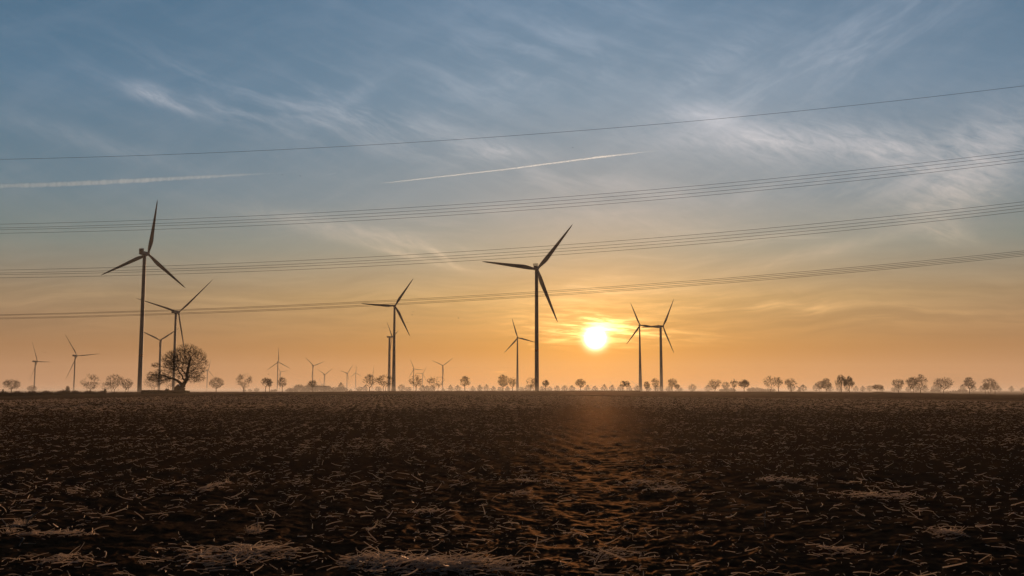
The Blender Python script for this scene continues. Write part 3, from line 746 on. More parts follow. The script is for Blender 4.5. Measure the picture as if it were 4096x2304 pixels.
# ------------------------------------------------------------------ the old tree, hedge, hut, cross, fence
HY = 362.0
hx0 = at(731, 1560, HY)[0]; hz0 = g1(hx0, HY)
def hp(px, py, dy=0.0):           # pixel of the enlarged crop (scale .1864 from 550,1330) -> local metres
    u = 550 + px * .18637; v = 1330 + py * .18637; p = at(u, v, HY)
    return np.array([p[0] - hx0, dy, p[2] - hz0])
def hero():
    rg = np.random.default_rng(77)
    limbs = [  # (points (px,py), half width in metres at start, end, depth drift)
     ([(945, 1330), (955, 1230), (968, 1140)], 1.15, .95, 0),
     ([(968, 1140), (1035, 1045), (1062, 965), (1060, 870), (1085, 760), (1100, 680), (1110, 600), (1120, 540), (1108, 480), (1070, 400)], .78, .10, .4),
     ([(968, 1140), (900, 1065), (850, 1022), (760, 985), (650, 955), (540, 912), (450, 908), (350, 900), (260, 888)], .60, .05, -.8),
     ([(760, 985), (640, 1000), (540, 1030), (440, 1050), (340, 1060)], .18, .05, 1.5),
     ([(1035, 1045), (975, 1000), (955, 930), (900, 875), (850, 800), (800, 690), (710, 610), (675, 555), (700, 440)], .34, .06, .8),
     ([(860, 1025), (895, 985), (915, 930)], .16, .06, 0),
     ([(1045, 930), (1010, 850), (960, 775), (880, 745), (790, 690)], .26, .07, -1.5),
     ([(1070, 880), (1180, 812), (1240, 730), (1255, 640), (1330, 590)], .20, .05, 1.6),
     ([(1075, 950), (1170, 965), (1300, 960), (1420, 968)], .16, .05, -1.2),
     ([(1100, 690), (1040, 670), (950, 620), (900, 560), (930, 470), (900, 400)], .20, .05, -2.0),
     ([(1115, 570), (1180, 450), (1230, 380), (1300, 360)], .18, .05, 1.2),
     ([(1105, 600), (1030, 580), (960, 500), (950, 400), (890, 340)], .15, .05, 2.2),
     ([(1085, 760), (1180, 700), (1300, 680), (1400, 640)], .16, .05, -2.0),
     ([(850, 800), (720, 790), (600, 760), (480, 730), (420, 680), (350, 650)], .16, .04, 1.0),
     ([(800, 690), (680, 660), (600, 600), (570, 500)], .12, .04, -1.8),
     ([(900, 875), (780, 900), (680, 880), (590, 830)], .14, .04, 2.5)]
    nodes = []; par = []; rads = []
    for (pp, w0, w1, dy) in limbs:
        Q = [np.array(p, float) for p in pp]
        fine = [Q[0]]
        for a, b in zip(Q[:-1], Q[1:]): fine += [a * .5 + b * .5 + rg.normal(0, 4, 2), b]
        if nodes:
            root_p = hp(*fine[0]); d = [np.hypot(q[0] - root_p[0], q[2] - root_p[2]) for q in nodes]; prev = int(np.argmin(d)); base_y = nodes[prev][1]; fine = fine[1:]
        else: prev = -1; base_y = 0.0
        for i, q in enumerate(fine):
            tt = (i + 1) / len(fine); nodes.append(hp(q[0], q[1], base_y + dy * tt * 2.2)); par.append(prev); rads.append(w0 + (w1 - w0) * tt ** .8); prev = len(nodes) - 1
    env = [(1070, 640, 425, 385, 4.2, 6000), (720, 640, 190, 240, 4, 1500), (480, 950, 270, 160, 3.5, 1500), (400, 700, 85, 55, 1.5, 160), (1250, 960, 210, 110, 3, 500), (1100, 1020, 330, 60, 3, 180)]
    pts = []
    k = .18637 * HY / FPX
    for (cx, cy0, rx, ry, dep, n) in env:
        p = rg.normal(0, 1, (n, 3)); p /= np.linalg.norm(p, axis=1, keepdims=True); p *= (rg.random((n, 1)) ** .38)
        for q in p: pts.append(hp(cx + q[0] * rx * 1.02, cy0 + q[2] * ry, q[1] * rx * k * .8))
    pts = np.array(pts); pts = pts[rg.random(len(pts)) < .46]
    lump = vnoise(pts[:, 0] / 1.1 + 40, pts[:, 2] / 1.1 + 40, 8); pts = pts[(lump > .30) | (rg.random(len(pts)) < .4)]
    pts = pts[pts[:, 2] > 2.2]
    nodes = np.array(nodes); d = np.min(np.linalg.norm(pts[:, None, :] - nodes[None, ::2], axis=2), axis=1); pts = pts[np.argsort(d)]
    nodes[:, 0] = nodes[:, 0]
    n0 = len(nodes)
    P, pr = grow(nodes, np.array(par), pts, .10, .3)
    rad, kids = pipe(pr, .018, 2.3); rad[:n0] = np.array(rads); rad[n0:] = np.clip(rad[n0:], .018, .12)
    tv, cv = finish_tree(P, pr, rad, kids, rg, 3, .80, .025, thick=.125, centre=hp(1060, 800))
    e = empty('old_tree', (hx0, HY, hz0)); props(e, 'big gnarled leafless tree forking low above the hut and hedge', 'tree')
    # stout round limbs
    mb = MB()
    idx = [i for i in range(n0) if par[i] >= 0 and rads[i] > .12]
    for i in idx: mb.tube([P[par[i]], P[i]], [min(rads[par[i]], rads[i] * 1.35), rads[i]], 9)
    mb.tube([P[0] - np.array([-.05, 0, .6]), P[0]], [1.5, rads[0]], 10)
    mb.build('trunk', bark, e, True); mesh('crown', *cv, twigm, e)
hero()
hedgem = mat('hedge', (.028, .022, .012), .9, .1, 3.0, (.050, .040, .022), bump=(1.0, .1))
def hedge_part(name, u0, u1, v0, v1, Y, dep, label, seed):
    """clipped hedge: a rounded body with a leafy skin"""
    x0 = at(u0, 1560, Y)[0]; x1 = at(u1, 1560, Y)[0]; xm = (x0 + x1) / 2; zb = g1(xm, Y) - .1
    zt = at(u0, v0, Y)[2] - zb; zt1 = at(u1, v1, Y)[2] - zb
    n = int((x1 - x0) / .22) + 2; prof = []
    m_ = 14
    xs = np.linspace(x0 - xm, x1 - xm, n)
    V_, F_ = [], []
    rg = np.random.default_rng(seed)
    for i, x in enumerate(xs):
        h = zt + (zt1 - zt) * i / (n - 1); endk = min(1, (min(i, n - 1 - i) + 1.2) / 2.2)
        for j in range(m_):
            a = math.pi * j / (m_ - 1); ca, sa = math.cos(a), math.sin(a)
            yy = -math.copysign(abs(ca) ** .35, ca) * dep / 2 * endk; zz = abs(sa) ** .35 * h * (.94 + .06 * endk)
            nz = rg.normal(0, .035, 3)
            V_.append((x + nz[0], yy + nz[1], max(0, zz + nz[2] * (1 if j not in (0, m_ - 1) else 0))))
    for i in range(n - 1):
        for j in range(m_ - 1): F_.append((i * m_ + j, i * m_ + j + 1, (i + 1) * m_ + j + 1, (i + 1) * m_ + j))
    F_.append(tuple(range(m_))); F_.append(tuple((n - 1) * m_ + j for j in range(m_))[::-1])
    e = empty('clipped_hedge', (xm, Y, zb)); props(e, label, 'hedge', 'clipped hedges round the old tree')
    mesh('hedge_body', V_, F_, hedgem, e)
    nb = int((x1 - x0) * 60); px_ = rg.uniform(x0 - xm, x1 - xm, nb); a = rg.uniform(.15, math.pi - .15, nb)
    py_ = -np.sign(np.cos(a)) * np.abs(np.cos(a)) ** .35 * dep / 2; pz_ = np.abs(np.sin(a)) ** .35 * (zt + (zt1 - zt) * (px_ - px_.min()) / (x1 - x0)) - .05
    Vt, Ft = straws(np.stack([px_, py_, pz_], -1), .06 + .10 * rg.random(nb), np.full(nb, .014), 1, rg.uniform(.2, 1.5, nb), rg.uniform(0, 6.28, nb), rg.normal(0, .1, nb), rg.normal(0, .2, nb))
    mesh('leafy_skin', Vt, Ft, hedgem, e)['kind'] = 'stuff'
hedge_part('hedge', 567.5, 745, 1560, 1561.5, 360, 1.6, 'long low clipped hedge in front of the small hut', 1)
hedge_part('hedge', 728, 758.5, 1563, 1563, 366, 1.4, 'short lower piece of hedge right of the old trunk', 2)
# small gabled hut
brick = mat('hut_wall', (.10, .065, .045), .85, .2, 6.0, (.14, .095, .07), bump=(.3, .02)); tile = mat('roof_tiles', (.16, .12, .10), .45, .5, 8.0, (.22, .17, .14))
def hut():
    Y = 367.0; xl = at(695.6, 1551, Y)[0]; xr = at(727.5, 1551, Y)[0]; xm = (xl + xr) / 2; zb = g1(xm, Y); ze = at(695, 1551, Y)[2] - zb; za = at(711.6, 1537.6, Y)[2] - zb
    e = empty('gabled_hut', (xm, Y, zb)); props(e, 'small gabled hut between the hedge and the trunk of the old tree', 'hut')
    w = (xr - xl) / 2 - .12; D = 3.0; mb = MB()
    mb.add([(-w, 0, -.3), (w, 0, -.3), (w, 0, ze - .08), (0, 0, za - .12), (-w, 0, ze - .08), (-w, D, -.3), (w, D, -.3), (w, D, ze - .08), (0, D, za - .12), (-w, D, ze - .08)],
           [(0, 1, 2, 3, 4), (9, 8, 7, 6, 5), (0, 4, 9, 5), (1, 6, 7, 2), (0, 5, 6, 1), (2, 7, 8, 3), (3, 8, 9, 4)])
    mb.build('wall', brick, e)
    mb = MB(); W2 = w + .14; t_ = .11
    for s in (-1, 1):
        mb.add([(0, -.25, za - .06), (s * W2, -.25, ze - .12), (s * W2, D + .25, ze - .12), (0, D + .25, za - .06), (0, -.25, za + t_), (s * W2, -.25, ze - .12 + t_), (s * W2, D + .25, ze - .12 + t_), (0, D + .25, za + t_)],
               [(0, 1, 2, 3), (4, 7, 6, 5), (0, 4, 5, 1), (1, 5, 6, 2), (2, 6, 7, 3)])
    mb.build('roof', tile, e)
    mb = MB(); mb.box(-.42, .42, -.05, -.004, -.2, 1.85); mb.build('door', mat('door_wood', (.06, .04, .025), .6, .3, 5, (.09, .06, .04)), e)
hut()
wood = mat('weathered_wood', (.050, .036, .026), .85, .2, 6.0, (.085, .064, .048), bump=(.4, .02))
def wayside_cross():
    Y = 372.0; x, _, z1 = at(612.5, 1546.5, Y); zb = g1(x, Y); H = z1 - zb
    e = empty('wayside_cross', (x, Y, zb)); props(e, 'slim ornamental cross standing up behind the left half of the hedge', 'cross')
    mb = MB(); mb.tube([(0, 0, 0), (0, 0, H)], [.05, .03], 8); mb.tube([(0, 0, H * .35), (0, 0, H * .42)], [.10, .06], 8); mb.build('post', wood, e, True)
    mb = MB(); mb.tube([(-.27, 0, H - .62), (.27, 0, H - .62)], .035, 6)
    for a in range(12):
        p = 2 * math.pi * a / 12; q = 2 * math.pi * (a + 1) / 12
        mb.tube([(.17 * math.cos(p), 0, H - .62 + .17 * math.sin(p)), (.17 * math.cos(q), 0, H - .62 + .17 * math.sin(q))], .022, 5)
    mb.build('crossbar', wood, e, True)
wayside_cross()
def shrub(u0, u1, vt, Y, label, name='clipped_shrub'):
    rg = np.random.default_rng(int(u0)); x0 = at(u0, 1560, Y)[0]; x1 = at(u1, 1560, Y)[0]; xm = (x0 + x1) / 2; zb = g1(xm, Y); H = at(u0, vt, Y)[2] - zb
    n = 900; p = rg.normal(0, 1, (n, 3)); p /= np.linalg.norm(p, axis=1, keepdims=True); p *= rg.random((n, 1)) ** .33
    P = p * np.array([(x1 - x0) / 2, (x1 - x0) / 2.4, H * .45]) + np.array([0, 0, H * .55])
    e = empty(name, (xm, Y, zb)); props(e, label, 'shrub')
    Vt, Ft = straws(P, .10 + .14 * rg.random(n), np.full(n, .022), 1, rg.uniform(-.4, 1.5, n), rg.uniform(0, 6.28, n), rg.normal(0, .1, n), rg.normal(0, .3, n)); mesh('foliage', Vt, Ft, hedgem, e)
    mb = MB(); mb.tube([(0, 0, -.1), (.03, 0, H * .5)], [.06, .03], 6); mb.build('stem', bark, e)
shrub(661, 670, 1553.5, 371, 'left rounded shrub topping the hedge beside the hut')
shrub(668, 677, 1555, 371.5, 'right rounded shrub topping the hedge beside the hut')
shrub(262, 279, 1543, 300, 'bare wispy bush rising behind the wire fence', 'wispy_bush')

def fence():
    e0x = at(424, 1560, 365)[0]; e = empty('wire_fence', (e0x, 365, g1(e0x, 365))); props(e, 'low post and wire fence grown over with dead weeds', 'fence')
    def rel(x, y, z): return (x - e0x, y - 365, z - g1(e0x, 365))
    us = [46, 75, 102, 129, 157, 184, 209, 232, 256, 279, 300, 321, 343, 362.5, 382.5, 401.5, -40, -110, -190]
    tops = []
    for i, u in enumerate(us):
        Y = fenceY(u); x = at(u, 1560, Y)[0]; zb = g1(x, Y); zt = 1.40 + .04 * math.sin(i * 2.3) + (.35 if u == 46 else 0)
        mb = MB(); mb.tube([rel(x, Y, zb - .2), rel(x + .04 * math.sin(i * 3.1), Y, zt)], [.085, .075], 7); mb.build('post', wood, e, True)
        tops.append((u, x, Y, zb, min(zt, 1.4)))
    Y = 365; x = at(421, 1560, Y)[0]; mb = MB(); mb.box(x - e0x - .27, x - e0x + .27, -.25, .25, -.3, at(421, 1556, Y)[2] - g1(e0x, 365)); mb.build('corner_post', wood, e)
    mb = MB(); mb.tube([rel(x - 1.3, Y - 1.6, g1(x, Y)), rel(x - .2, Y, 1.55)], .09, 6); mb.build('brace', wood, e)
    tops.append((421, x, Y, g1(x, Y), 1.4)); tops.sort()
    for q in (.35, .7, .95):
        mb = MB(); mb.tube([rel(a[1], a[2], a[3] + (a[4] - a[3]) * q) for a in tops], .014, 4); mb.build('wire', wood, e)
fence()
def gate():
    Y = fenceY(12); x = at(12.5, 1560, Y)[0]; zb = g1(x, Y); e = empty('field_gate', (x, Y, zb)); props(e, 'metal bar gate cut by the left edge of the photo', 'gate')
    top = at(12, 1557, Y)[2] - zb
    mb = MB(); mb.box(-.11, .11, -.11, .11, -.2, top); mb.build('gate_post', wood, e)
    mb = MB(); T = at(8, 1559.5, Y)[2] - zb
    mb.tube([(-.22, -.02, .25), (-.22, -.02, T)], .035, 6); mb.tube([(-3.9, -1.2, .25), (-3.9, -1.2, T)], .035, 6)
    for z in (.28, .28 + (T - .28) * .33, .28 + (T - .28) * .66, T): mb.tube([(-.22, -.02, z), (-3.9, -1.2, z)], .03, 6)
    mb.build('bar_frame', wood, e, True)
    mb = MB(); mb.tube([(-4.1, -1.3, -.2), (-4.1, -1.3, top)], .1, 7); mb.build('gate_post', wood, e)
gate()
def marker(u, vt, vb, Y, r_, label):
    x, _, zt = at(u, vt, Y); zb = g1(x, Y); e = empty('wooden_post', (x, Y, zb)); props(e, label, 'post', 'lone posts along the crest')
    mb = MB(); mb.tube([(0, 0, -.2), (.02, 0, (zt - zb) * .55), (0, 0, zt - zb)], [r_, r_ * .9, r_ * .55], 8); mb.build('post', wood, e, True)
    mb = MB(); mb.tube([(0, 0, zt - zb - .02), (0, 0, zt - zb + .05)], [r_ * .7, r_ * .3], 8); mb.build('cap', wood, e, True)
marker(2446, 1554, 1563, 505, .11, 'thickest lone post on the crest, below the right side of the sun')
marker(2207, 1558.5, 1564, 505, .09, 'short lone post right of the smallest dark tree')
marker(2702, 1560, 1566, 505, .09, 'tiny dark post right of the two close towers')
marker(3792, 1567, 1572, 505, .12, 'stubby dark post right of the widest three-stemmed tree')
marker(4093, 1573, 1577, 500, .14, 'small dark stump at the right edge of the photo')

# ------------------------------------------------------------------ old windmill
def windmill():
    Y = 1450.0; x = at(3198, 1560, Y)[0]; zb = -2.0; e = empty('old_windmill', (x, Y, zb)); props(e, 'old tower windmill with four sails seen through the haze', 'windmill')
    ht = at(3198, 1553, Y)[2] - zb; k = Y / FPX
    body = mat('mill_wall', (.12, .10, .085), .8, .2, 1.0, (.17, .14, .12)); dark = mat('mill_wood', (.045, .036, .03), .8, .2, 1.5, (.06, .05, .04))
    mb = MB(); mb.tube([(0, 0, 0), (0, 0, ht * .5), (0, 0, ht)], [8.5 * k, 5.8 * k, 4.0 * k], 8); mb.build('tower', body, e)
    mb = MB(); mb.tube([(0, 0, ht), (0, 0, ht + .8), (.1, 0, ht + 1.6)], [4.2 * k, 3.6 * k, 1.2 * k], 10); mb.build('cap', dark, e, True)
    hub = (0, -2.2, ht + .3); mb = MB(); mb.tube([(0, -.8, ht + .3), (0, -2.5, ht + .3)], .3, 8); mb.build('shaft', dark, e, True)
    for (du, dv) in ((14, -11.5), (-14.5, -9.5), (-13.5, 11), (14, 10)):
        L_ = math.hypot(du, dv) * k; dx_, dz_ = du * k / L_, -dv * k / L_; nx_, nz_ = -dz_, dx_
        mb = MB()
        def q(s, w, y): return (hub[0] + dx_ * s + nx_ * w, hub[1] + y, hub[2] + dz_ * s + nz_ * w)
        mb.add([q(0, -.12, -.1), q(L_, -.12, -.1), q(L_, .12, -.1), q(0, .12, -.1), q(0, -.12, .1), q(L_, -.12, .1), q(L_, .12, .1), q(0, .12, .1)],
               [(0, 3, 2, 1), (4, 5, 6, 7), (0, 1, 5, 4), (1, 2, 6, 5), (2, 3, 7, 6), (3, 0, 4, 7)])
        for w in (.35, .65, .95): mb.add([q(L_ * .15, w, -.05), q(L_, w, -.05), q(L_, w + .2, -.05), q(L_ * .15, w + .2, -.05), q(L_ * .15, w, .05), q(L_, w, .05), q(L_, w + .2, .05), q(L_ * .15, w + .2, .05)],
               [(0, 3, 2, 1), (4, 5, 6, 7), (0, 1, 5, 4), (1, 2, 6, 5), (2, 3, 7, 6), (3, 0, 4, 7)])
        for s in range(9):
            a = L_ * (.16 + .1 * s); mb.add([q(a, 0, -.06), q(a + .12, 0, -.06), q(a + .12, 1.15, -.06), q(a, 1.15, -.06), q(a, 0, -.03), q(a + .12, 0, -.03), q(a + .12, 1.15, -.03), q(a, 1.15, -.03)],
               [(0, 3, 2, 1), (4, 5, 6, 7), (0, 1, 5, 4), (1, 2, 6, 5), (2, 3, 7, 6), (3, 0, 4, 7)])
        mb.build('sail', dark, e)
windmill()

# ------------------------------------------------------------------ wind turbines
paint = mat('turbine_paint', (.26, .26, .27), .6, .3, .15, (.30, .30, .305)); redm = mat('red_band', (.22, .05, .03), .45, .4, .5, (.25, .06, .035))
def fit(hub, tips):
    T = [(t[0] - hub[0], hub[1] - t[1]) for t in tips]; best = None
    for s in np.linspace(.25, 1, 31):
        for ph in np.linspace(0, 2 * math.pi / 3, 121):
            tot = 0; num = den = 0
            mod = [(s * math.sin(ph + k * 2.0944), math.cos(ph + k * 2.0944)) for k in range(3)]
            pairs = []
            for t in T:
                m_ = max(mod, key=lambda q: q[0] * t[0] + q[1] * t[1]); pairs.append((t, m_)); num += t[0] * m_[0] + t[1] * m_[1]; den += m_[0] ** 2 + m_[1] ** 2
            L_ = num / den
            e = sum((t[0] - L_ * m_[0]) ** 2 + (t[1] - L_ * m_[1]) ** 2 for t, m_ in pairs)
            if len({p[1] for p in pairs}) < len(pairs): e += 1e9
            if best is None or e < best[0]: best = (e, s, ph, L_)
    return best
def blade_mesh(Lm, n=16, slim=1.0):
    """twisted tapering blade along +Z, chord along X, from round root to pointed tip"""
    mb = MB(); V_ = []; F_ = []; K = 10
    for i in range(n + 1):
        q = i / n; z = Lm * q
        ch = np.interp(q, [0, .04, .12, .22, .5, .8, .95, 1], [.038, .038, .060, .080, .056, .033, .019, .004]) * Lm * (slim if q > .05 else 1)
        th = np.interp(q, [0, .04, .12, .25, .5, 1], [.036, .036, .030, .018, .009, .0015]) * Lm
        tw = math.radians(np.interp(q, [0, .15, .4, 1], [14, 14, 6, 0])); x0 = np.interp(q, [0, .05, .22, 1], [0, 0, ch * .16, ch * .12])
        y0 = -.018 * Lm * q * q
        for j in range(K):
            a = 2 * math.pi * j / K; x = math.cos(a) * ch / 2 + x0; y = math.sin(a) * th / 2
            V_.append((x * math.cos(tw) - y * math.sin(tw), x * math.sin(tw) + y * math.cos(tw) + y0, z))
    for i in range(n):
        for j in range(K): F_.append((i * K + j, i * K + (j + 1) % K, (i + 1) * K + (j + 1) % K, (i + 1) * K + j))
    F_.append(tuple(range(K))[::-1]); F_.append(tuple(n * K + j for j in range(K)))
    return V_, F_
def turbine(hub, tips, towx, wtop, wbase, Lm, style, label, band=None, flip=False, facing=-1):
    err, s, ph, Lp = fit(hub, tips); s = min(max(s, .28), .985)
    Y = Lm * FPX / Lp / (1.0); H = at(hub[0], hub[1], Y)
    tx = at(towx, hub[1], Y)[0]; side_ = 1 if hub[0] >= towx else -1
    if flip: side_ = -side_
    nx = side_ * math.sqrt(1 - s * s); ny = s * facing          # rotor axis, out of the hub
    over = min(max(abs(H[0] - tx) / max(abs(nx), .2), .05 * Lm), .11 * Lm)
    tp = (H[0] - nx * over, H[1] - ny * over)
    zb = g1(*tp) - .3; k = Y / FPX
    e = empty('wind_turbine', (tp[0], tp[1], zb)); props(e, label, 'wind turbine', 'wind turbines of the wind farm')
    hz = H[2] - zb; nh = Lm * .032
    rb = wbase * k / 2; rt = wtop * k / 2
    mb = MB(); P_ = []; R_ = []
    for i in range(15):
        q = i / 14; P_.append((0, 0, (hz - nh * .9) * q)); R_.append((rb + (rt - rb) * (q ** (.55 if style == 'taper' else 1.0))))
    mb.tube(P_, R_, 20); mb.build('tower', paint, e, True)
    if band:
        zc = at(towx, band, Y)[2] - zb; q = zc / hz; rr_ = rb + (rt - rb) * q + .03; hh = 5.0 * k
        mb = MB(); mb.tube([(0, 0, zc - hh), (0, 0, zc + hh)], rr_, 20); mb.build('warning_band', redm, e, True)
    a = math.atan2(nx, -ny)                                     # local -Y points along the axis
    def loc(x, y, z): return (x * math.cos(a) - y * math.sin(a), x * math.sin(a) + y * math.cos(a), hz + z)
    mb = MB()
    if style == 'taper':                                        # egg-shaped nacelle
        prof = [(-over + .01, .9), (-over * .6, 1.25), (0, 1.3), (over * .7, 1.15), (over * 1.3, .75), (over * 1.6, .2)]
        mb.tube([loc(0, y, 0) for y, _ in prof], [nh * 1.0 * w for _, w in prof], 14)
    else:
        y0, y1 = -over * .72, Lm * .13
        Vn = []; ring = [(-.9, -1), (.9, -1), (1.05, -.6), (1.05, .75), (.8, 1), (-.8, 1), (-1.05, .75), (-1.05, -.6)]
        for (yy, f) in ((y0, .78), (y0 + .8, .95), (y0 + 2, 1), (y1 - 1.5, 1), (y1 - .4, .9), (y1, .7)):
            for (x, z) in ring: Vn.append(loc(x * nh * f, yy, z * nh * f))
        Fn = []
        for i in range(5):
            for j in range(8): Fn.append((i * 8 + j, i * 8 + (j + 1) % 8, (i + 1) * 8 + (j + 1) % 8, (i + 1) * 8 + j))
        Fn.append(tuple(range(8))[::-1]); Fn.append(tuple(40 + j for j in range(8))); mb.add(Vn, Fn)
    nac = mb.build('nacelle', paint, e, style == 'taper')
    if style == 'cooler':                                       # slatted cooler frame on the roof
        mb = MB(); cw = nh * 1.25; z0 = nh * 1.05; z1 = nh * 2.15; yb = Lm * .10
        def bar(x0, x1, y0, y1, za, zc):
            V8 = [loc(x, y, z) for z in (za, zc) for (x, y) in ((x0, y0), (x1, y0), (x1, y1), (x0, y1))]
            mb.add(V8, [(0, 3, 2, 1), (4, 5, 6, 7), (0, 1, 5, 4), (1, 2, 6, 5), (2, 3, 7, 6), (3, 0, 4, 7)])
        for i in range(8): xx = -cw + 2 * cw * i / 7; bar(xx - .12, xx + .12, yb - .5, yb + .5, z0, z1)
        bar(-cw - .15, cw + .15, yb - .52, yb + .52, z1, z1 + .35); bar(-cw, cw, yb - .4, yb + .4, z0 - .3, z0 + .25)
        for xx in (-.5, .1, .6): bar(xx - .03, xx + .03, yb, yb + .06, z1 + .3, z1 + 1.5)
        c_ = mb.build('cooler', paint, e); c_.parent = nac
    elif style == 'box':
        mb = MB(); mb.tube([loc(0, Lm * .105, nh * .9), loc(0, Lm * .105, nh * 1.5)], .3, 6); mb.tube([loc(0, Lm * .09, nh * 1.0), loc(0, Lm * .09, nh * 1.6)], .05, 4); m_ = mb.build('wind_vane', paint, e); m_.parent = nac
    mb = MB(); r_h = Lm * (.040 if style == 'taper' else .030)
    mb.tube([loc(0, y, 0) for y in (-over + r_h * 1.1, -over + r_h * .2, -over - r_h * .6, -over - r_h * 1.25, -over - r_h * 1.6)], [r_h * .95, r_h, r_h * .85, r_h * .5, r_h * .08], 16)
    mb.build('hub', paint, e, True)
    Vb, Fb = blade_mesh(Lm - r_h * .3, 16, .5 if Lm == 58 else (.72 if Lm == 45 else 1.0))
    bd = None
    for kk in range(3):
        ang = ph + kk * 2.0944
        # the in-plane horizontal axis projects to the right of the picture
        hxv = mathutils.Vector((s, -nx * s / ny * 1.0 if abs(ny) > 1e-6 else 0, 0)); hxv = mathutils.Vector((abs(ny), -nx * (1 if ny > 0 else -1), 0)).normalized()
        up_ = mathutils.Vector((0, 0, 1)); ax = mathutils.Vector((nx, ny, 0)).normalized()
        zax = (hxv * math.sin(ang) + up_ * math.cos(ang)).normalized(); yax = ax; xax = yax.cross(zax).normalized()
        if bd is None: b = mesh('blade', Vb, Fb, paint, e, True); bd = b
        else: b = bd.copy(); COL.objects.link(b); b.parent = e
        Mx = mathutils.Matrix((xax, yax, zax)).transposed().to_4x4()
        off = ax * over; Mx.translation = (off.x, off.y, hz)
        b.matrix_local = Mx
    return e
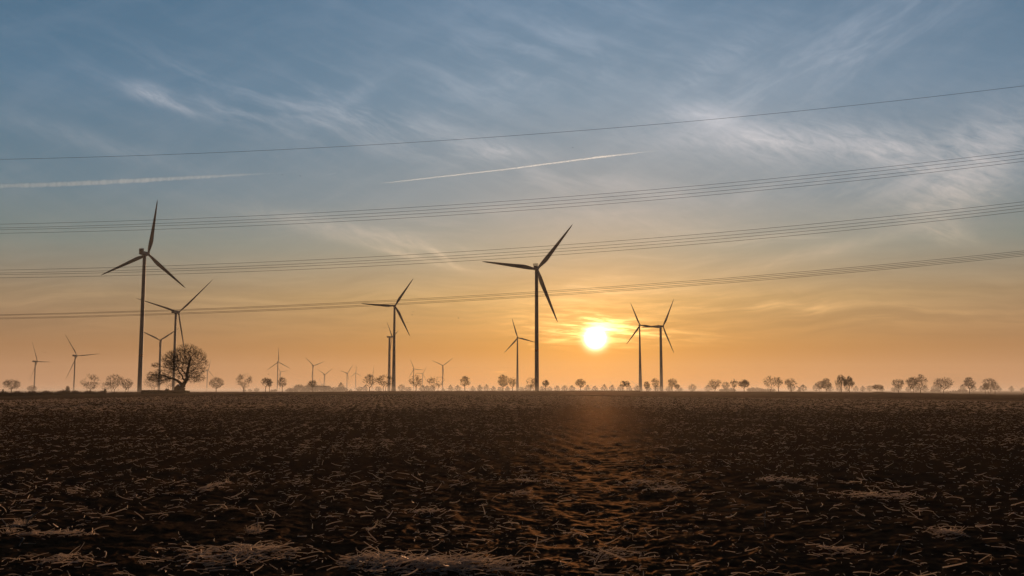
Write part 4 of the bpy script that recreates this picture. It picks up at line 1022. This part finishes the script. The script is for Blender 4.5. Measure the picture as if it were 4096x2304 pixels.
TB = [
 ((593, 1017), [(629, 798), (767, 1161), (389, 1104)], 582, 13, 18, 56, 'cooler', 'biggest turbine, tallest in the photo, behind the left end of the hedge', 1422, 1),
 ((2149, 1077), [(2291, 901.5), (1915, 1045.5), (2227, 1297)], 2145, 13, 17, 56, 'cooler', 'tall central turbine just left of the sun with a slatted cooler', 1402, 1),
 ((1580, 1223.5), [(1652, 1111), (1447, 1219), (1641, 1346)], 1576, 8, 19.5, 41, 'taper', 'turbine with a strongly tapered tower in front of a lower one left of centre', None, -1),
 ((1568, 1348), [(1544.5, 1285), (1606, 1324), (1553, 1435)], 1559, 8, 12.5, 41, 'box', 'lower turbine seen from the side just behind the strongly tapered tower', None, 1),
 ((640, 1361), [(575, 1328), (703, 1304), (637, 1449)], 648, 8, 10.5, 41, 'box', 'turbine seen from the side behind the left branches of the old tree', None, 1),
 ((714.6, 1250), [(868, 1118), (527, 1194), (758, 1440)], 708, 8.5, 11.8, 58, 'box', 'turbine rising behind the middle of the old tree', 1408, 1),
 ((149.4, 1446), [(115.4, 1364), (231.6, 1450.7), (113, 1526.6)], 145, 4, 6, 58, 'box', 'leftmost turbine of the photo', None, 1),
 ((308.5, 1423), [(254.9, 1336.8), (413.7, 1417.5), (267.4, 1519)], 305, 4.4, 6.4, 58, 'box', 'second turbine from the left, behind the fence', None, 1),
 ((833.3, 1480), [(844, 1434), (865, 1513.6), (791, 1492)], 829.6, 3.2, 4.2, 45, 'box', 'small turbine right of the old tree, partly behind its twigs', None, 1),
 ((1114.7, 1448), [(1110.7, 1390), (1165, 1475.5), (1067, 1480.7)], 1111, 3.2, 4.8, 45, 'box', 'small turbine with one blade straight up and two slanting down', None, 1),
 ((1122.9, 1486.6), [(1104, 1459.3), (1161.7, 1482.4), (1114.7, 1514.4)], 1120.5, 2.8, 4, 45, 'box', 'smaller turbine overlapping the one with a blade straight up', None, 1),
 ((1254.6, 1463), [(1217.2, 1429), (1302.6, 1446.5), (1247, 1514.4)], 1252.8, 3.2, 4.6, 45, 'box', 'turbine rising out of the misty wood, taller of two there', None, 1),
 ((1300, 1498), [(1266.3, 1478), (1333.6, 1475.5), (1303, 1543)], 1298, 2.6, 3.6, 45, 'box', 'lower turbine with blades in a Y above the misty wood', None, 1),
 ((1390.2, 1492.8), [(1358, 1482), (1418, 1458), (1404.4, 1536.5)], 1388.8, 2.6, 4, 45, 'box', 'first of the two thin turbines right of the misty wood', None, 1),
 ((1424.5, 1491), [(1423.4, 1452.6), (1401, 1505.5), (1454.3, 1505.5)], 1424, 2.2, 3.6, 45, 'box', 'second thin turbine right of the misty wood, one blade upright', None, 1),
 ((1491.6, 1500.3), [(1507.6, 1458.6), (1464, 1522), (1503.5, 1519.7)], 1490.5, 2.2, 3.2, 45, 'box', 'faint turbine behind the slender-trunked tree left of the big towers', None, 1),
 ((1656.3, 1476), [(1640.6, 1434.4), (1700, 1481.3), (1635.4, 1513)], 1656, 2.8, 3.8, 45, 'box', 'small turbine behind the open-crowned tree right of the tapered tower', None, 1),
 ((1692, 1494), [(1710, 1462.3), (1663, 1492.5), (1708.5, 1524)], 1691, 2.4, 3.2, 45, 'box', 'smallest turbine between the open-crowned and the wide fan-shaped tree', None, 1),
 ((1772, 1462), [(1814, 1432), (1726, 1441.8), (1777.4, 1513)], 1771, 3, 4.6, 45, 'box', 'small turbine with blades in a Y right of the wide fan-shaped tree', None, 1),
 ((2071, 1351), [(2048.7, 1272), (2147, 1370), (2016.5, 1411)], 2070.8, 5, 13, 41, 'taper', 'front-facing turbine with a slim tapered tower left of the tall central one', None, -1),
 ((2560, 1300.8), [(2523, 1210), (2502.7, 1379.3), (2654.6, 1313)], 2559.6, 5.2, 17.5, 41, 'taper', 'front-facing turbine right of the sun, its tower widening downwards', None, -1),
 ((2651.9, 1305.7), [(2684.6, 1202.5), (2698.9, 1417), (2578, 1298)], 2641, 9, 13.6, 52, 'box', 'turbine with a straight thick tower, right one of the pair right of the sun', None, 1),
 ((2446, 1541.7), [(2440, 1521), (2465.4, 1544.7), (2432.6, 1559.7)], 2445.6, 1.6, 2.2, 45, 'box', 'faint tiny turbine just below the right side of the sun', None, 1),
 ((2543.9, 1538.5), [(2518, 1531), (2582, 1527.8), (2532, 1556.5)], 2543, 2.0, 2.8, 45, 'box', 'faint turbine at the foot of the widening tower', None, 1),
 ((1944, 1548), [(1946, 1530), (1928, 1555), (1958, 1556)], 1944, 1.2, 1.8, 45, 'box', 'faintest tiny turbine left of the dense dark tree', None, 1),
 ((1286.6, 1537.8), [(1273.8, 1511), (1312, 1535.7), (1276, 1562)], 1285.8, 1.4, 2, 45, 'box', 'very faint turbine, lower blades lost in the misty wood, right one', None, 1),
 ((1266, 1532), [(1258.8, 1512), (1286, 1531.5), (1254, 1550)], 1265.5, 1.4, 2, 45, 'box', 'very faint turbine, lower blades lost in the misty wood, left one', None, 1),
]
for (h, tp_, tx_, wt1, wb1, Lm, sty, lab, band, fc) in TB: turbine(h, tp_, tx_, wt1, wb1, Lm, sty, lab, band, facing=fc)

# ------------------------------------------------------------------ power line cables crossing overhead
cablem = mat('cable', (.06, .055, .05), .5, .4, 2.0, (.08, .07, .065))
def cable(va, vb, vc, rank):
    """photo rows at u = 0, 2048 and 4096; the line runs from 104 m off at the left to 86 m at the right"""
    c2 = (va - 2 * vb + vc) / (2 * 2048 ** 2); c1 = (vc - va) / 4096 - c2 * 4096
    pts = []
    for i in range(61):
        u = -1500 + 7100 * i / 60; v = va + c1 * u + c2 * u * u; a = math.tan(math.radians(azel(u, 1560)[0]))
        Y = 104 / (1 + .19 * (a + .514) / 1.03)      # a straight line on the map
        pts.append(at(u, v, Y))
    mb = MB(); m_ = mathutils.Vector(pts[30]); mb.tube([tuple(mathutils.Vector(p) - m_) for p in pts], .015, 5)
    o = mb.build('power_cable', cablem, None, True, m_); props(o, rank, 'cable', 'power line cables crossing the sky')
CB = [(637.6, 543, 343.4, 'single topmost power cable')]
for nm, a, b, c in (('upper bundle', (896.8, 911.9, 919, 933.3), (803, 817.3, 830.8, 844.3), (603.3, 616.6, 632.6, 645.3)),
                    ('middle bundle', (1080.4, 1092.3, 1098.7, 1111.4), (993.8, 1008, 1019, 1032), (806.6, 819.4, 831.5, 844.2)),
                    ('lowest bundle', (1258.7, 1261.7, 1272, 1276), (1173, 1178.5, 1187.5, 1192.5), (1003.3, 1010.5, 1016.6, 1023.2))):
    for i, od in enumerate(('highest', 'second', 'third', 'lowest')): CB.append((a[i], b[i], c[i], f'{od} of the four cables in the {nm}'))
for c in CB: cable(*c)

# ------------------------------------------------------------------ contrails and birds
def trail_mat(name, dens):
    m = bpy.data.materials.new(name); m.use_nodes = True; t = m.node_tree; t.nodes.clear()
    out = t.nodes.new('ShaderNodeOutputMaterial'); v = t.nodes.new('ShaderNodeVolumePrincipled'); v.inputs['Density'].default_value = dens
    v.inputs['Color'].default_value = (.62, .80, 1, 1); v.inputs['Anisotropy'].default_value = .7; t.links.new(v.outputs[0], out.inputs['Volume'])  # bluish tint offsets the orange sun, standing in for whiter light high up
    return m
def contrail(pts, dens, label, fuzz):
    """pts: photo u, v, half width in photo pixels; the trail lies 8000 m up"""
    P_, R_ = [], []
    for (u0, v0, w0), (u1, v1, w1) in zip(pts[:-1], pts[1:]):
        nk = max(8, int(abs(u1 - u0) / (4 + fuzz)))
        for k in range(nk):
            q = k / nk; u = u0 + (u1 - u0) * q; v = v0 + (v1 - v0) * q + rnd.uniform(-.3, .3) * fuzz; d = ray(u, v); s = 8000 / d[2]; P_.append(mathutils.Vector((d[0] * s, d[1] * s, EYE + 8000))); R_.append((w0 + (w1 - w0) * q) * d[1] * s / FPX * rnd.uniform(1 - .07 * fuzz, 1 + .07 * fuzz))
    m_ = P_[len(P_) // 2].copy(); mb = MB(); mb.tube([tuple(p - m_) for p in P_], R_, 12)
    o = mb.build('contrail', trail_mat('vapour', dens), None, True, m_); props(o, label, 'contrail', 'aircraft contrails')
contrail([(-60, 745, 9), (100, 742, 9), (300, 735, 10), (560, 722, 9), (820, 708, 6), (980, 699, 4), (1160, 690, .6)], .8e-3, 'broad fluffy contrail low in the sky at the left', 3)
contrail([(1520, 734, .8), (1600, 725.3, 2.0), (1800, 702.5, 2.2), (2048, 674.5, 2.4), (2300, 641, 2.8), (2420, 626, 3.6), (2500, 617, 2.4), (2580, 608, 1.4), (2660, 600, .4)], 3.4e-3, 'long thin bright contrail in the upper middle of the sky', 1.5)
contrail([(1304, 699, .8), (1325, 696, 1.7), (1346, 691, .9)], 2.2e-3, 'very short contrail between the two long ones', 1)
birdm = mat('bird', (.03, .025, .02), .8, .2, 20, (.05, .04, .03))
def bird(u, v, Y, yaw, flap, label):
    e = at(u, v, Y); mb = MB(); S = .8
    mb.tube([(0, -.26 * S, 0), (0, -.2 * S, .01), (0, -.08 * S, .0), (0, .08 * S, 0), (0, .2 * S, 0), (0, .30 * S, .0)], [.008, .03 * S, .055 * S, .06 * S, .03 * S, .035 * S], 8)
    for s in (-1, 1):
        mb.add([(s * .03, -.08 * S, .02), (s * .28 * S, -.10 * S, flap * .6), (s * .55 * S, .02 * S, flap), (s * .30 * S, .09 * S, flap * .6), (s * .03, .10 * S, .02),
                (s * .03, -.08 * S, 0), (s * .28 * S, -.10 * S, flap * .6 - .02), (s * .55 * S, .02 * S, flap - .01), (s * .30 * S, .09 * S, flap * .6 - .02), (s * .03, .10 * S, 0)],
               [(0, 1, 2, 3, 4), (9, 8, 7, 6, 5), (0, 5, 6, 1), (1, 6, 7, 2), (2, 7, 8, 3), (3, 8, 9, 4), (4, 9, 5, 0)])
    o = mb.build('flying_bird', birdm, None, False, e); o.rotation_euler = (0, 0, yaw); props(o, label, 'bird', 'birds flying over the field')
for b in ((180, 1411, 300, .4, .18, 'tiny dark bird between the two leftmost turbines'), (1075, 1497, 320, 1.0, .15, 'tiny bird just left of the turbine with a blade straight up'),
          (1653, 1247, 350, .3, -.1, 'upper bird of the three right of the tapered tower'), (1649, 1260, 350, .8, .2, 'middle bird of the three right of the tapered tower'),
          (1630, 1290, 350, .2, .1, 'lowest bird of the three right of the tapered tower'), (1834, 1273, 340, 1.2, .2, 'bird alone between the tapered tower and the central turbine'),
          (1540, 1312, 360, .5, .1, 'bird just left of the tapered tower'), (1130, 700, 330, .5, .15, 'left bird high between the contrails'), (1200, 703, 330, .9, -.1, 'right bird high between the contrails'),
          (2291, 591, 300, .7, .1, 'bird high in the sky above the long contrail')): bird(*b)

# ------------------------------------------------------------------ haze, ground mist and an added glare veil
def volume(name, V_, F_, dens, col, g, label):
    m = bpy.data.materials.new(name); m.use_nodes = True; t = m.node_tree; t.nodes.clear()
    out = t.nodes.new('ShaderNodeOutputMaterial'); v = t.nodes.new('ShaderNodeVolumePrincipled'); v.inputs['Density'].default_value = dens
    v.inputs['Color'].default_value = (*col, 1); v.inputs['Anisotropy'].default_value = g; t.links.new(v.outputs[0], out.inputs['Volume'])
    o = mesh(name, V_, F_, m); props(o, label, 'haze', kind='stuff')
    b_ = bmesh.new(); b_.from_mesh(o.data); bmesh.ops.recalc_face_normals(b_, faces=b_.faces); b_.to_mesh(o.data); b_.free(); return o
mb = MB(); mb.box(-9000, 9000, -400, 9000, -4, 225)
volume('haze', mb.v, mb.f, HAZE_D, (.93, .93, .95), HAZE_G, 'thin warm haze filling the air over the whole plain')
def mist(dens, Y0, Y1, h, zb=-3.2, label=''):
    """a long low bank of ground mist that thins out towards its near edge"""
    ys = [Y0, Y0 + 120, Y0 + 350, Y1]; hs = [zb + .3, zb + 2 + h * .5, zb + 2 + h, zb + 2 + h]
    V_ = []; F_ = []
    for y, z in zip(ys, hs):
        for x in (-1, 1): V_ += [(x * y * 1.1, y, zb), (x * y * 1.1, y, z)]
    for i in range(3):
        a = i * 4; F_ += [(a, a + 4, a + 5, a + 1), (a + 2, a + 3, a + 7, a + 6), (a + 1, a + 5, a + 7, a + 3), (a, a + 2, a + 6, a + 4)]
    F_ += [(0, 1, 3, 2), (12, 14, 15, 13)]
    volume('ground_mist', V_, F_, dens, (.95, .95, .96), HAZE_G, label)
F_ = MB(); F_.box(-700, 700, -60, 480, -1.5, 2.7)
volume('ground_mist', F_.v, F_.f, 0.7e-4, (.96, .84, .68), .65, 'very thin added veil over the ploughed field imitating sun glare')  # added warm-tinted volume that stands in for lens glare below the sun
mist(2.8e-4, 640, 5000, 7, label='dense low ground mist on the plain behind the crest')
mist(1.0e-4, 660, 5000, 26, zb=-3.4, label='thin ground mist wrapping the feet of the turbine towers')
